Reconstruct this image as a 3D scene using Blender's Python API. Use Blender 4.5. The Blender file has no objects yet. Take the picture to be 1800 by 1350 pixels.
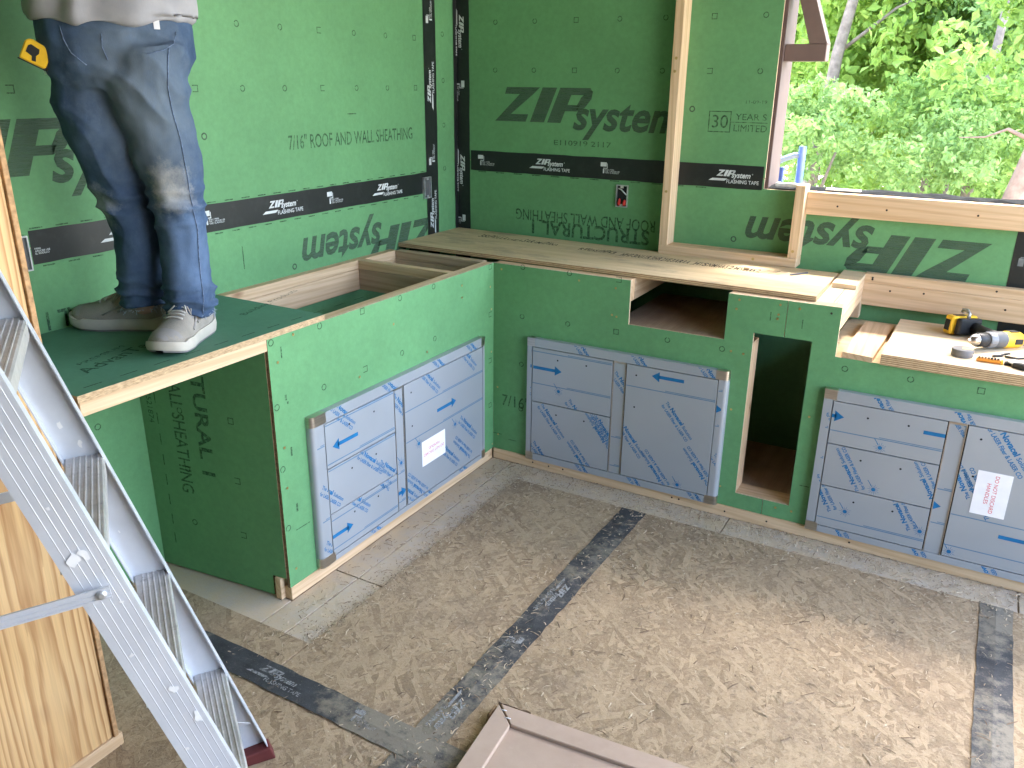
import bpy, bmesh, math, random
import numpy as np
from mathutils import Vector, Matrix, noise
random.seed(7); RS = np.random.RandomState(11)
SC = bpy.context.scene; COL = SC.collection
R = math.radians
# ------------------------------------------------------------------ camera
cam = bpy.data.objects.new('camera', bpy.data.cameras.new('camera')); COL.objects.link(cam)
yaw, pitch, roll = R(29.4827), R(20.2073), R(0.6166)
fw = Vector((-math.sin(yaw)*math.cos(pitch), math.cos(yaw)*math.cos(pitch), -math.sin(pitch)))
rt = Vector((math.cos(yaw), math.sin(yaw), 0)); up = rt.cross(fw)
rt = rt*math.cos(roll) + up*math.sin(roll); up = rt.cross(fw)
m = Matrix((rt, up, -fw)).transposed().to_4x4(); m.translation = (1.7723, -2.9667, 1.6232)
cam.matrix_world = m
cam.data.sensor_fit = 'HORIZONTAL'; cam.data.sensor_width = 36; cam.data.lens = 36*1449.5/1800
cam.data.clip_start = 0.05; cam.data.clip_end = 500
SC.camera = cam
# ------------------------------------------------------------------ light
SUN_EL, SUN_AZ = 65.0, 72.0            # azimuth of the sun measured from +X towards +Y
W = bpy.data.worlds.new('World'); SC.world = W; W.use_nodes = True
wn = W.node_tree; bg = wn.nodes['Background']
sky = wn.nodes.new('ShaderNodeTexSky'); sky.sky_type = 'NISHITA'; sky.sun_disc = False
sky.sun_elevation = R(SUN_EL); sky.sun_rotation = R(90-SUN_AZ); sky.air_density = 1.0; sky.dust_density = 4.0; sky.ozone_density = 1.0
wn.links.new(sky.outputs[0], bg.inputs[0]); bg.inputs[1].default_value = 0.15
sl = bpy.data.lights.new('sun', 'SUN'); sl.energy = 1.3; sl.angle = R(12); sl.color = (1, .96, .9)
sun = bpy.data.objects.new('sun', sl); COL.objects.link(sun)
sd = Vector((math.cos(R(SUN_AZ))*math.cos(R(SUN_EL)), math.sin(R(SUN_AZ))*math.cos(R(SUN_EL)), math.sin(R(SUN_EL))))
sun.rotation_euler = sd.to_track_quat('Z', 'Y').to_euler()
SC.view_settings.view_transform = 'Standard'; SC.view_settings.look = 'None'
SC.view_settings.exposure = 4.18; SC.view_settings.gamma = 1; SC.view_settings.use_curve_mapping = False
SC.render.engine = 'CYCLES'
SC.cycles.max_bounces = 8; SC.cycles.diffuse_bounces = 5; SC.cycles.transparent_max_bounces = 8
SC.cycles.use_denoising = True
SC.cycles.sample_clamp_indirect = 6
# ------------------------------------------------------------------ material helpers
class NT:
    def __init__(s, name, rough=.6, metal=0, spec=.4):
        s.m = bpy.data.materials.new(name); s.m.use_nodes = True; s.t = s.m.node_tree
        s.b = s.t.nodes['Principled BSDF']
        s.b.inputs['Roughness'].default_value = rough; s.b.inputs['Metallic'].default_value = metal
        s.b.inputs['Specular IOR Level'].default_value = spec
        s._co = None
    def n(s, t, **k):
        x = s.t.nodes.new('ShaderNode'+t)
        for a, v in k.items(): setattr(x, a, v)
        return x
    def l(s, a, b): s.t.links.new(a, b)
    def set(s, sock, v):
        if hasattr(v, 'is_linked') or isinstance(v, bpy.types.NodeSocket): s.l(v, sock)
        elif isinstance(v, (tuple, list)) and len(v) == 3 and sock.type == 'RGBA': sock.default_value = (*v, 1)
        else: sock.default_value = v
    def co(s, scale=(1,1,1), rot=(0,0,0), loc=(0,0,0), rand=0):
        if s._co is None: s._co = s.n('TexCoord').outputs['Object']
        src = s._co
        if rand:
            oi = s.n('ObjectInfo'); mm = s.n('VectorMath', operation='SCALE'); mm.inputs[0].default_value = (rand, rand*1.7, rand*.6)
            s.l(oi.outputs['Random'], mm.inputs['Scale']); ad = s.n('VectorMath', operation='ADD'); s.l(src, ad.inputs[0]); s.l(mm.outputs[0], ad.inputs[1]); src = ad.outputs[0]
        mp = s.n('Mapping'); s.l(src, mp.inputs[0]); mp.inputs['Scale'].default_value = scale; mp.inputs['Rotation'].default_value = rot; mp.inputs['Location'].default_value = loc
        return mp.outputs[0]
    def noise(s, vec, scale=5, detail=4, rough=.55, dist=0):
        x = s.n('TexNoise'); s.l(vec, x.inputs['Vector'])
        x.inputs['Scale'].default_value = scale; x.inputs['Detail'].default_value = detail; x.inputs['Roughness'].default_value = rough; x.inputs['Distortion'].default_value = dist
        return x.outputs['Fac']
    def vor(s, vec, scale=5, feature='F1', out='Color', rnd=1):
        x = s.n('TexVoronoi', feature=feature); s.l(vec, x.inputs['Vector']); x.inputs['Scale'].default_value = scale; x.inputs['Randomness'].default_value = rnd
        return x.outputs[out]
    def ramp(s, fac, *stops, interp='LINEAR'):
        x = s.n('ValToRGB'); s.l(fac, x.inputs[0]); cr = x.color_ramp; cr.interpolation = interp
        while len(cr.elements) < len(stops): cr.elements.new(.5)
        for e, (p, c) in zip(cr.elements, stops):
            e.position = p; e.color = (*c, 1) if isinstance(c, tuple) else (c, c, c, 1)
        return x.outputs[0]
    def mix(s, fac, a, b, mode='MIX'):
        x = s.n('Mix', data_type='RGBA', blend_type=mode)
        s.set(x.inputs[0], fac); s.set(x.inputs[6], a); s.set(x.inputs[7], b)
        return x.outputs[2]
    def math(s, op, a, b=0.0, clamp=False):
        x = s.n('Math', operation=op, use_clamp=clamp); s.set(x.inputs[0], a); s.set(x.inputs[1], b); return x.outputs[0]
    def sep(s, c):
        x = s.n('SeparateColor'); s.l(c, x.inputs[0]); return x.outputs
    def base(s, v): s.set(s.b.inputs['Base Color'], v)
    def rough(s, v): s.set(s.b.inputs['Roughness'], v)
    def bump(s, h, strength=.3, dist=.002):
        x = s.n('Bump'); x.inputs['Strength'].default_value = strength; x.inputs['Distance'].default_value = dist
        s.l(h, x.inputs['Height']); s.l(x.outputs[0], s.b.inputs['Normal'])

def plain(name, c, rough=.5, metal=0, spec=.4, var=.12, scale=30):
    q = NT(name, rough, metal, spec)
    f = q.noise(q.co(rand=3), scale, 4)
    d = tuple(x*(1-var) for x in c); e = tuple(min(1, x*(1+var)) for x in c)
    q.base(q.ramp(f, (.3, d), (.7, e)))
    return q.m

def m_green(name, c, dirt=.35):
    q = NT(name, .62, 0, .3)
    v = q.co(rand=5)
    a = q.noise(v, 2.2, 5, .6); b = q.noise(v, 45, 5, .7)
    lo = tuple(x*.88 for x in c); hi = tuple(min(1, x*1.10) for x in c)
    col = q.ramp(a, (.3, lo), (.7, hi))
    sc = q.ramp(q.noise(q.co((1, 1, 3), rand=5), 9, 8, .75), (.60, 0.0), (.82, dirt))
    col = q.mix(sc, col, tuple(x*.62+.02 for x in c))
    pale = q.ramp(q.noise(q.co((1.5, 1.5, 1), loc=(3, 1, 2), rand=2), 6, 9, .8), (.66, 0.0), (.86, .22))
    col = q.mix(pale, col, (.42, .52, .40))
    fine = q.ramp(b, (.3, .90), (.7, 1.06)); col = q.mix(1.0, col, fine, 'MULTIPLY')
    q.base(col); q.bump(q.noise(v, 160, 3, .7), .25, .0012)
    return q.m

def m_wood(name, axis, light=(.70, .51, .325), dark=(.58, .405, .24), grain=(.45, .275, .135), knots=True, contrast=1.0, dirt=.0):
    """sawn softwood with grain along one axis"""
    q = NT(name, .62, 0, .3)
    s = [14.0, 14.0, 14.0]; s['xyz'.index(axis)] = .9
    v = q.co(tuple(s), rand=9)
    big = q.noise(v, 1.0, 3, .5, .6)
    rings = q.n('TexWave', wave_type='BANDS', bands_direction='DIAGONAL'); 
    s2 = [9.0, 9.0, 9.0]; s2['xyz'.index(axis)] = .35
    q.l(q.co(tuple(s2), rand=9), rings.inputs['Vector']); rings.inputs['Scale'].default_value = 2.2; rings.inputs['Distortion'].default_value = 7; rings.inputs['Detail'].default_value = 2.5; rings.inputs['Detail Scale'].default_value = .7
    col = q.ramp(big, (.3, dark), (.62, light))
    col = q.mix(q.math('MULTIPLY', q.ramp(rings.outputs['Fac'], (.55, 0.0), (.95, 1.0)), .38*contrast), col, grain)
    s3 = [260.0, 260.0, 260.0]; s3['xyz'.index(axis)] = 6
    fib = q.noise(q.co(tuple(s3), rand=9), 1.0, 2, .6)
    col = q.mix(1.0, col, q.ramp(fib, (.3, .90), (.7, 1.05)), 'MULTIPLY')
    if knots:
        s4 = [7.0, 7.0, 7.0]; s4['xyz'.index(axis)] = 3.2
        k = q.vor(q.co(tuple(s4), rand=13), 1.0, out='Distance')
        col = q.mix(q.ramp(k, (.05, .85), (.13, 0.0)), col, (.22, .10, .04))
    if dirt:
        col = q.mix(q.ramp(q.noise(q.co(rand=4), 7, 8, .75), (.5, 0.0), (.75, dirt)), col, (.22, .19, .15))
    q.base(col); q.bump(fib, .2, .001)
    return q.m

def strands(q, col_lo, col_hi, scale=1.0, layers=5, tz=0):
    """wood strands of an oriented strand board lying at random angles; returns colour, height"""
    col = None; hgt = None
    for i in range(layers):
        ang = [0.35, 1.25, 2.1, 2.75, .85, 1.7, 2.45][i]
        warp = q.noise(q.co((3, 3, 3), loc=(i*3.1, i, 0)), 1.5, 2)
        vm = q.n('VectorMath', operation='SCALE'); vm.inputs['Scale'].default_value = .045
        cx = q.n('CombineXYZ'); q.l(warp, cx.inputs[0]); q.l(q.noise(q.co((3, 3, 3), loc=(i, 7, i)), 1.7, 2), cx.inputs[1]); q.l(cx.outputs[0], vm.inputs[0])
        ad = q.n('VectorMath', operation='ADD'); q.l(q.co((1, 1, 1)), ad.inputs[0]); q.l(vm.outputs[0], ad.inputs[1])
        mp = q.n('Mapping', vector_type='TEXTURE'); q.l(ad.outputs[0], mp.inputs[0]); mp.inputs['Rotation'].default_value = (0, 0, ang); mp.inputs['Scale'].default_value = (1/(11*scale*(1+.3*(i % 2))), 1/(62*scale), .3); mp.inputs['Location'].default_value = (i*2.3, i*5.7, 0)
        c = q.vor(mp.outputs[0], 1.0); r, g, b = q.sep(c)[:3]
        tone = q.ramp(r, (0, col_lo), (1, col_hi))
        fs = q.n('Mapping', vector_type='TEXTURE'); q.l(ad.outputs[0], fs.inputs[0]); fs.inputs['Rotation'].default_value = (0, 0, ang); fs.inputs['Scale'].default_value = (1/14, 1/420, .3)
        tone = q.mix(1.0, tone, q.ramp(q.noise(fs.outputs[0], 1, 2), (.3, .82), (.7, 1.12)), 'MULTIPLY')
        if col is None: col, hgt = tone, r
        else:
            k = q.math('GREATER_THAN', g, .50+.045*i)
            col = q.mix(k, col, tone); 
            hm = q.n('Mix', data_type='FLOAT'); q.l(k, hm.inputs[0]); q.l(hgt, hm.inputs[2]); q.l(r, hm.inputs[3]); hgt = hm.outputs[0]
    return col, hgt

MAT = {}
MAT['green'] = m_green('zip_green', (.121, .300, .129))
MAT['green_deck'] = m_green('deck_green', (.088, .225, .142), .4)
MAT['green_print'] = plain('green_print', (.036, .085, .048), .6, var=.25, scale=60)
q = NT('stamp_print', .7); 
tr = q.n('BsdfTransparent'); mx = q.n('MixShader'); q.base((.030, .085, .045))
q.l(q.ramp(q.noise(q.co(), 90, 5, .8), (.36, .15), (.62, .92)), mx.inputs[0]); q.l(tr.outputs[0], mx.inputs[1]); q.l(q.b.outputs[0], mx.inputs[2]); q.l(mx.outputs[0], q.t.nodes['Material Output'].inputs[0])
MAT['stamp'] = q.m
q = NT('logo_print', .7)
tr = q.n('BsdfTransparent'); mx = q.n('MixShader'); q.base((.055, .105, .062))
st = q.co((3, 3, 40)); q.l(q.ramp(q.noise(st, 6, 4, .7), (.30, .55), (.55, .88)), mx.inputs[0]); q.l(tr.outputs[0], mx.inputs[1]); q.l(q.b.outputs[0], mx.inputs[2]); q.l(mx.outputs[0], q.t.nodes['Material Output'].inputs[0])
MAT['logo'] = q.m
q = NT('mill_ink', .8); tr = q.n('BsdfTransparent'); mx = q.n('MixShader'); q.base((.03, .028, .026))
q.l(q.ramp(q.noise(q.co(), 60, 5, .8), (.30, .35), (.55, .95)), mx.inputs[0]); q.l(tr.outputs[0], mx.inputs[1]); q.l(q.b.outputs[0], mx.inputs[2]); q.l(mx.outputs[0], q.t.nodes['Material Output'].inputs[0])
MAT['mill_ink'] = q.m
for ax in 'xyz':
    MAT['pine_'+ax] = m_wood('pine_'+ax, ax)
    MAT['old_'+ax] = m_wood('weathered_pine_'+ax, ax, (.50, .37, .25), (.38, .27, .17), (.27, .17, .09), dirt=.35)
q = NT('post_timber', .6, 0, .3)
wv_ = q.n('TexWave', wave_type='RINGS', rings_direction='Z', wave_profile='SAW'); q.l(q.co((1.0, 1.0, .085), loc=(.05, 2.13, 0), rot=(R(1.2), R(2.5), 0)), wv_.inputs[0]); wv_.inputs['Scale'].default_value = 34; wv_.inputs['Distortion'].default_value = 5.5; wv_.inputs['Detail'].default_value = 3; wv_.inputs['Detail Scale'].default_value = .9
f = q.ramp(wv_.outputs['Fac'], (0.0, 0.0), (.45, .12), (.85, 1.0), (1.0, .35))
c = q.mix(q.math('MULTIPLY', f, .75), (.68, .45, .215), (.28, .10, .025))
c = q.mix(q.ramp(q.noise(q.co((9, 9, .8)), 1, 4, .6), (.45, 0.0), (.70, .35)), c, (.72, .47, .22))
c = q.mix(1.0, c, q.ramp(q.noise(q.co((300, 300, 6)), 1, 2), (.3, .90), (.7, 1.05)), 'MULTIPLY')
kn = q.vor(q.co((5, 5, 2.0), loc=(0, .3, .2)), 1.0, out='Distance'); c = q.mix(q.ramp(kn, (.06, .9), (.16, 0.0)), c, (.16, .055, .02))
q.base(c); q.bump(f, .15, .001); MAT['post'] = q.m
q = NT('osb_edge', .8, 0, .2); v = q.co((1, 1, 6), rand=3)
q.base(q.ramp(q.noise(v, 60, 5, .7), (.3, (.26, .17, .09)), (.65, (.60, .44, .26)))); q.bump(q.noise(v, 200, 3), .5, .002); MAT['osb_edge'] = q.m
q = NT('dark_edge', .85, 0, .2); v = q.co((1, 1, 1), rand=3)
q.base(q.ramp(q.noise(v, 90, 5, .7), (.3, (.10, .065, .035)), (.65, (.30, .20, .11)))); MAT['dark_edge'] = q.m
q = NT('sheathing_edge', .8, 0, .2); v = q.co((1, 1, 1), rand=3)
q.base(q.ramp(q.noise(v, 110, 5, .7), (.3, (.46, .34, .21)), (.65, (.66, .53, .36)))); MAT['pale_edge'] = q.m

def m_ply(name, axis, c1, c2, dirt, ply=True):
    q = NT(name, .68, 0, .25)
    s = [10.0, 10.0, 10.0]; s['xyz'.index(axis)] = .8
    w = q.n('TexWave', wave_type='BANDS', bands_direction='Y' if axis == 'x' else 'X'); q.l(q.co((1, 1, 1), rand=4), w.inputs[0])
    w.inputs['Scale'].default_value = 5; w.inputs['Distortion'].default_value = 9; w.inputs['Detail'].default_value = 3; w.inputs['Detail Scale'].default_value = .8
    mp = w.inputs[0].links[0].from_node; sc = [1.0, 1.0, 1.0]; sc['xyz'.index(axis)] = .14; mp.inputs['Scale'].default_value = sc
    col = q.ramp(q.noise(q.co(tuple(s), rand=4), 1, 5, .65, .5), (.3, c1), (.7, c2))
    col = q.mix(q.math('MULTIPLY', w.outputs['Fac'], .14), col, tuple(x*.62 for x in c1))
    col = q.mix(q.ramp(q.noise(q.co((1.2, 2.2, 1), rand=2), 3.5, 8, .72), (.50, 0.0), (.74, dirt)), col, (.20, .17, .13))
    s3 = [240.0]*3; s3['xyz'.index(axis)] = 8
    fib = q.noise(q.co(tuple(s3), rand=2), 1, 2)
    col = q.mix(1.0, col, q.ramp(fib, (.3, .88), (.7, 1.06)), 'MULTIPLY')
    k = q.vor(q.co((4, 4, 1) if axis == 'y' else (2, 5, 1), rand=8), 1.3, out='Distance')
    col = q.mix(q.ramp(k, (.05, .6), (.11, 0.0)), col, (.25, .15, .08))
    q.base(col); q.bump(fib, .2, .001); return q.m
MAT['ply'] = m_ply('plywood_face', 'x', (.57, .42, .235), (.70, .54, .33), .75)
MAT['ply_clean'] = m_ply('plywood_clean', 'x', (.62, .48, .30), (.72, .58, .39), .22)
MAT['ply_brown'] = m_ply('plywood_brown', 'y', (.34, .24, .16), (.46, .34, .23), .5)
q = NT('ply_edge', .8, 0, .2); w = q.n('TexWave', wave_type='BANDS', bands_direction='Z'); q.l(q.co(), w.inputs[0]); w.inputs['Scale'].default_value = 46; w.inputs['Distortion'].default_value = 1.2; w.inputs['Detail'].default_value = 3; w.inputs['Detail Scale'].default_value = 3
col = q.ramp(w.outputs['Fac'], (.25, (.30, .18, .09)), (.6, (.56, .41, .24))); col = q.mix(q.ramp(q.noise(q.co((1, 1, 2)), 40, 5, .7), (.5, 0.0), (.75, .6)), col, (.17, .10, .05)); q.base(col); MAT['ply_edge'] = q.m

# trampled, sawdust covered strand board of the floor
q = NT('osb_floor', .85, 0, .2)
c, h = strands(q, (.170, .115, .066), (.400, .298, .186), 1.02, 7)
d1 = q.noise(q.co(loc=(2, 0, 0)), 1.6, 6, .65); d2 = q.noise(q.co(), 95, 6, .8)
dust = q.math('MULTIPLY', q.ramp(d1, (.28, .30), (.62, 1.0)), q.ramp(d2, (.36, .22), (.62, .9)))
c = q.mix(q.math('MULTIPLY', dust, .8), c, (.425, .328, .208))
c = q.mix(q.ramp(q.noise(q.co((1, 1, 1), loc=(.3, .1, 0)), 2.6, 7, .68), (.52, 0.0), (.70, .55)), c, (.150, .115, .085))
c = q.mix(q.ramp(q.noise(q.co(loc=(7, 1, 0)), 11, 8, .8), (.52, 0.0), (.72, .45)), c, (.18, .135, .095))
c = q.mix(q.ramp(q.noise(q.co(loc=(1, 8, 0)), 55, 5, .8), (.52, 0.0), (.66, .5)), c, (.46, .37, .255))
c = q.mix(q.ramp(q.noise(q.co(loc=(6, 8, 0)), 70, 5, .8), (.54, 0.0), (.68, .5)), c, (.10, .074, .052))
c = q.mix(q.ramp(q.noise(q.co(loc=(5, 5, 0)), 260, 3, .8), (.66, 0.0), (.74, .55)), c, (.45, .37, .27))
c = q.mix(q.ramp(q.noise(q.co(loc=(9, 5, 0)), 150, 3, .8), (.68, 0.0), (.76, .6)), c, (.08, .055, .037))
q.base(c)
hh = q.math('ADD', h, q.math('MULTIPLY', d2, 1.4)); q.bump(hh, .55, .003); MAT['osb_floor'] = q.m
q = NT('cement_board', .85, 0, .25)
c = q.ramp(q.noise(q.co(rand=2), 5, 6, .7), (.3, (.40, .345, .285)), (.7, (.50, .44, .365)))
c = q.mix(q.ramp(q.noise(q.co(loc=(1, 2, 0)), 9, 9, .78), (.38, .1), (.60, .95)), c, (.50, .40, .27))
c = q.mix(q.ramp(q.noise(q.co(loc=(4, 2, 0)), 200, 3, .8), (.64, 0.0), (.72, .6)), c, (.20, .14, .09))
q.base(c); q.bump(q.noise(q.co(), 120, 5, .7), .4, .002); MAT['cement'] = q.m

q = NT('black_tape', .42, 0, .45); v = q.co()
q.base(q.mix(q.ramp(q.noise(v, 14, 8, .75), (.5, 0.0), (.8, .5)), (.012, .015, .014), (.045, .05, .048)))
q.bump(q.noise(q.co((1, 1, 1)), 18, 4, .6), .25, .003); MAT['tape'] = q.m
q = NT('trodden_tape', .7, 0, .3); v = q.co()
c = q.ramp(q.noise(v, 9, 6, .7), (.3, (.026, .028, .031)), (.7, (.060, .063, .067)))
dn = q.math('ADD', q.math('MULTIPLY', q.noise(q.co(loc=(3, 3, 0)), 2.3, 4, .6), .55), q.math('MULTIPLY', q.noise(v, 17, 9, .8), .62))
c = q.mix(q.ramp(dn, (.560, 0.0), (.68, .75)), c, (.25, .22, .165))
c = q.mix(q.ramp(q.noise(v, 210, 3, .8), (.62, 0.0), (.72, .6)), c, (.32, .28, .21))
q.base(c); q.bump(q.noise(v, 25, 6, .7), .6, .004); MAT['floor_tape'] = q.m
MAT['tape_print'] = plain('tape_print', (.56, .60, .60), .5, var=.15)
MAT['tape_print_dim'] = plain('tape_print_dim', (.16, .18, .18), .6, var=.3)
q = NT('worn_print', .7); tr = q.n('BsdfTransparent'); mx = q.n('MixShader'); q.base((.30, .31, .31))
q.l(q.ramp(q.noise(q.co(), 60, 6, .8), (.36, .25), (.56, .9)), mx.inputs[0]); q.l(tr.outputs[0], mx.inputs[1]); q.l(q.b.outputs[0], mx.inputs[2]); q.l(mx.outputs[0], q.t.nodes['Material Output'].inputs[0]); MAT['worn_print'] = q.m
q = NT('film_steel', .38, .25, .5); v = q.co((1, 1, 1), rand=2)
q.base(q.ramp(q.noise(v, 3, 4, .6), (.3, (.335, .362, .388)), (.7, (.37, .397, .422)))); q.rough(q.ramp(q.noise(v, 12, 5), (.3, .30), (.7, .46))); q.bump(q.noise(v, 4, 3), .06, .01); MAT['film'] = q.m
q = NT('bare_steel', .3, 1, .5); q.base(q.ramp(q.noise(q.co((1, 1, 60)), 8, 3), (.3, (.42, .39, .35)), (.7, (.60, .57, .52)))); MAT['steel'] = q.m
MAT['galv'] = plain('galvanised_steel', (.55, .57, .58), .4, .7, var=.25, scale=40)
MAT['blue'] = plain('film_blue', (.003, .135, .32), .5, var=.15)
MAT['blue_line'] = plain('film_line', (.10, .20, .31), .5, var=.1)
MAT['void'] = plain('cabinet_void', (.012, .013, .015), .8)
MAT['paper'] = plain('paper', (.82, .81, .82), .7, var=.04)
MAT['red_ink'] = plain('red_ink', (.62, .05, .07), .7)
MAT['black_plastic'] = plain('black_plastic', (.016, .017, .018), .5, var=.3)
MAT['grey_plastic'] = plain('grey_plastic', (.09, .095, .10), .5)
MAT['yellow'] = plain('yellow_plastic', (.80, .48, .025), .42, var=.08)
MAT['orange'] = plain('orange_plastic', (.72, .27, .03), .45)
MAT['brown_paint'] = plain('brown_paint', (.175, .115, .100), .6, var=.1, scale=12)
MAT['brown_shaded'] = plain('brown_paint_shaded', (.105, .068, .060), .65, var=.1, scale=12)  # same brown paint, darkened to offset the bright light on the post
MAT['pencil_grey'] = plain('graphite', (.10, .10, .11), .6)
MAT['membrane'] = plain('black_membrane', (.012, .013, .014), .95, 0, .05, var=.5, scale=25)
MAT['white'] = plain('white_strip', (.75, .75, .74), .6)
MAT['blue_paint'] = plain('blue_paint', (.02, .055, .22), .45)
MAT['pale_blue'] = plain('pale_blue_paint', (.16, .23, .34), .45)
MAT['red_wire'] = plain('red_wire_nut', (.55, .04, .035), .45)
MAT['screw'] = plain('screw_gold', (.50, .36, .14), .35, .8)
MAT['hole'] = plain('dark_hole', (.03, .022, .016), .8)
q = NT('cardboard', .85, 0, .2); v = q.co()
c = q.ramp(q.noise(v, 4, 6, .7), (.3, (.36, .265, .20)), (.7, (.44, .335, .255)))
c = q.mix(q.ramp(q.noise(v, 30, 8, .8), (.58, 0.0), (.75, .4)), c, (.54, .44, .34)); q.base(c); q.bump(q.noise(v, 90, 4), .2, .001); MAT['cardboard'] = q.m
q = NT('ladder_aluminium', .48, .35, .5)
v = q.co(); c = q.ramp(q.noise(v, 6, 7, .7), (.3, (.56, .585, .63)), (.7, (.66, .685, .73)))
c = q.mix(q.ramp(q.noise(v, 24, 8, .8), (.63, 0.0), (.72, .55)), c, (.30, .31, .32)); q.base(c)
q.rough(q.ramp(q.noise(v, 18, 5), (.3, .34), (.7, .55))); MAT['alu'] = q.m
q = NT('tread_aluminium', .5, .6, .5); v = q.co(); c = q.ramp(q.noise(v, 9, 7, .75), (.32, (.46, .45, .44)), (.68, (.72, .70, .68)))
c = q.mix(q.ramp(q.noise(v, 40, 6, .8), (.58, 0.0), (.7, .6)), c, (.17, .15, .13)); q.base(c); MAT['tread'] = q.m
MAT['red_rubber'] = plain('red_rubber', (.10, .018, .016), .7)
MAT['paint_blob'] = plain('white_paint', (.78, .78, .77), .6, var=.05)
# clothes
q = NT('denim', .88, 0, .15); v = q.co()
c = q.ramp(q.noise(v, 7, 6, .7), (.3, (.030, .056, .108)), (.7, (.072, .115, .195)))
def spot(cx, cy, cz, r, stretch=(1, 1, 1)):
    vm = q.n('VectorMath', operation='SUBTRACT'); q.l(q.co(), vm.inputs[0]); vm.inputs[1].default_value = (cx, cy, cz)
    ms = q.n('VectorMath', operation='MULTIPLY'); q.l(vm.outputs[0], ms.inputs[0]); ms.inputs[1].default_value = stretch
    ln = q.n('VectorMath', operation='LENGTH'); q.l(ms.outputs[0], ln.inputs[0])
    nz = q.math('MULTIPLY', q.math('SUBTRACT', q.noise(q.co(), 15, 6, .75), .5), .17)
    return q.ramp(q.math('ADD', ln.outputs['Value'], nz), (r*.25, 1.0), (r, 0.0))
c = q.mix(q.math('MULTIPLY', spot(-.10, -1.54, 1.55, .19, (1, 1, .55)), .85), c, (.135, .17, .205))
c = q.mix(q.math('MULTIPLY', spot(-.085, -1.51, 1.345, .085, (1, 1, 1.1)), .9), c, (.36, .36, .34))
c = q.mix(q.math('MULTIPLY', spot(-.325, -1.565, 1.285, .07), .8), c, (.27, .30, .34))
c = q.mix(q.math('MULTIPLY', spot(-.075, -1.47, 1.17, .12, (1, 1, .8)), .6), c, (.13, .20, .33))
c = q.mix(q.ramp(q.noise(q.co((1, 1, .5)), 22, 8, .8), (.52, 0.0), (.74, .4)), c, (.13, .19, .30))
q.base(c); q.bump(q.noise(q.co((1, 1, .4)), 420, 2), .35, .001); MAT['denim'] = q.m
MAT['hem_thread'] = plain('frayed_thread', (.38, .45, .55), .9)
MAT['seam'] = plain('denim_seam', (.13, .18, .28), .9, var=.5, scale=120)
q = NT('grey_shirt', .9, 0, .15); q.base(q.ramp(q.noise(q.co(), 9, 5, .6), (.3, (.25, .25, .265)), (.7, (.34, .34, .36)))); q.bump(q.noise(q.co(), 350, 2), .2, .001); MAT['shirt'] = q.m
q = NT('shoe_mesh', .85, 0, .2); v = q.co(rand=2); k = q.vor(q.co((300, 300, 300), rand=2), 1.0, out='Distance')
c = q.ramp(q.noise(v, 16, 4), (.3, (.24, .222, .19)), (.7, (.32, .298, .26))); c = q.mix(q.ramp(k, (.25, .55), (.5, 0.0)), c, (.22, .21, .20)); q.base(c); q.bump(k, .4, .001); MAT['shoe'] = q.m
MAT['sole'] = plain('shoe_sole', (.42, .395, .345), .7, var=.12, scale=14)
MAT['outsole'] = plain('shoe_outsole', (.17, .17, .17), .8)
MAT['overlay'] = plain('shoe_overlay', (.26, .25, .24), .6)
MAT['lace'] = plain('shoe_lace', (.46, .44, .41), .9)
MAT['skin'] = plain('skin', (.50, .30, .22), .55, var=.06)
MAT['hair'] = plain('hair', (.05, .035, .025), .6, var=.4, scale=80)
# outdoors
def m_leaf(name, c1, c2, tcol):
    q = NT(name, .6, 0, .18)
    geo = q.n('ObjectInfo'); at = q.n('Attribute', attribute_name='tint')
    col = q.ramp(at.outputs['Fac'], (0, c1), (1, c2)); q.base(col)
    tl = q.n('BsdfTranslucent'); q.set(tl.inputs[0], q.mix(.5, col, tcol)); ms = q.n('MixShader'); ms.inputs[0].default_value = .42
    q.l(q.b.outputs[0], ms.inputs[1]); q.l(tl.outputs[0], ms.inputs[2]); q.l(ms.outputs[0], q.t.nodes['Material Output'].inputs[0]); return q.m
MAT['leaf_a'] = m_leaf('leaf_bright', (.20, .33, .065), (.43, .58, .16), (.56, .76, .14))
MAT['leaf_b'] = m_leaf('leaf_grey', (.15, .265, .085), (.33, .48, .18), (.42, .60, .17))
MAT['leaf_c'] = m_leaf('leaf_yellow', (.28, .34, .05), (.50, .50, .10), (.62, .62, .10))
MAT['leaf_d'] = m_leaf('leaf_dark', (.12, .23, .06), (.33, .48, .14), (.42, .60, .13))
MAT['bark'] = plain('bark', (.20, .16, .13), .9, var=.35, scale=18)
MAT['bark_red'] = plain('bark_reddish', (.26, .18, .14), .9, var=.3, scale=14)
q = NT('ground', .95, 0, .1); q.base(q.ramp(q.noise(q.co(), .8, 8, .7), (.35, (.22, .22, .15)), (.65, (.42, .40, .34)))); MAT['ground'] = q.m
MAT['ceiling'] = plain('ceiling_board', (.22, .17, .14), .8, var=.2, scale=4)
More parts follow.
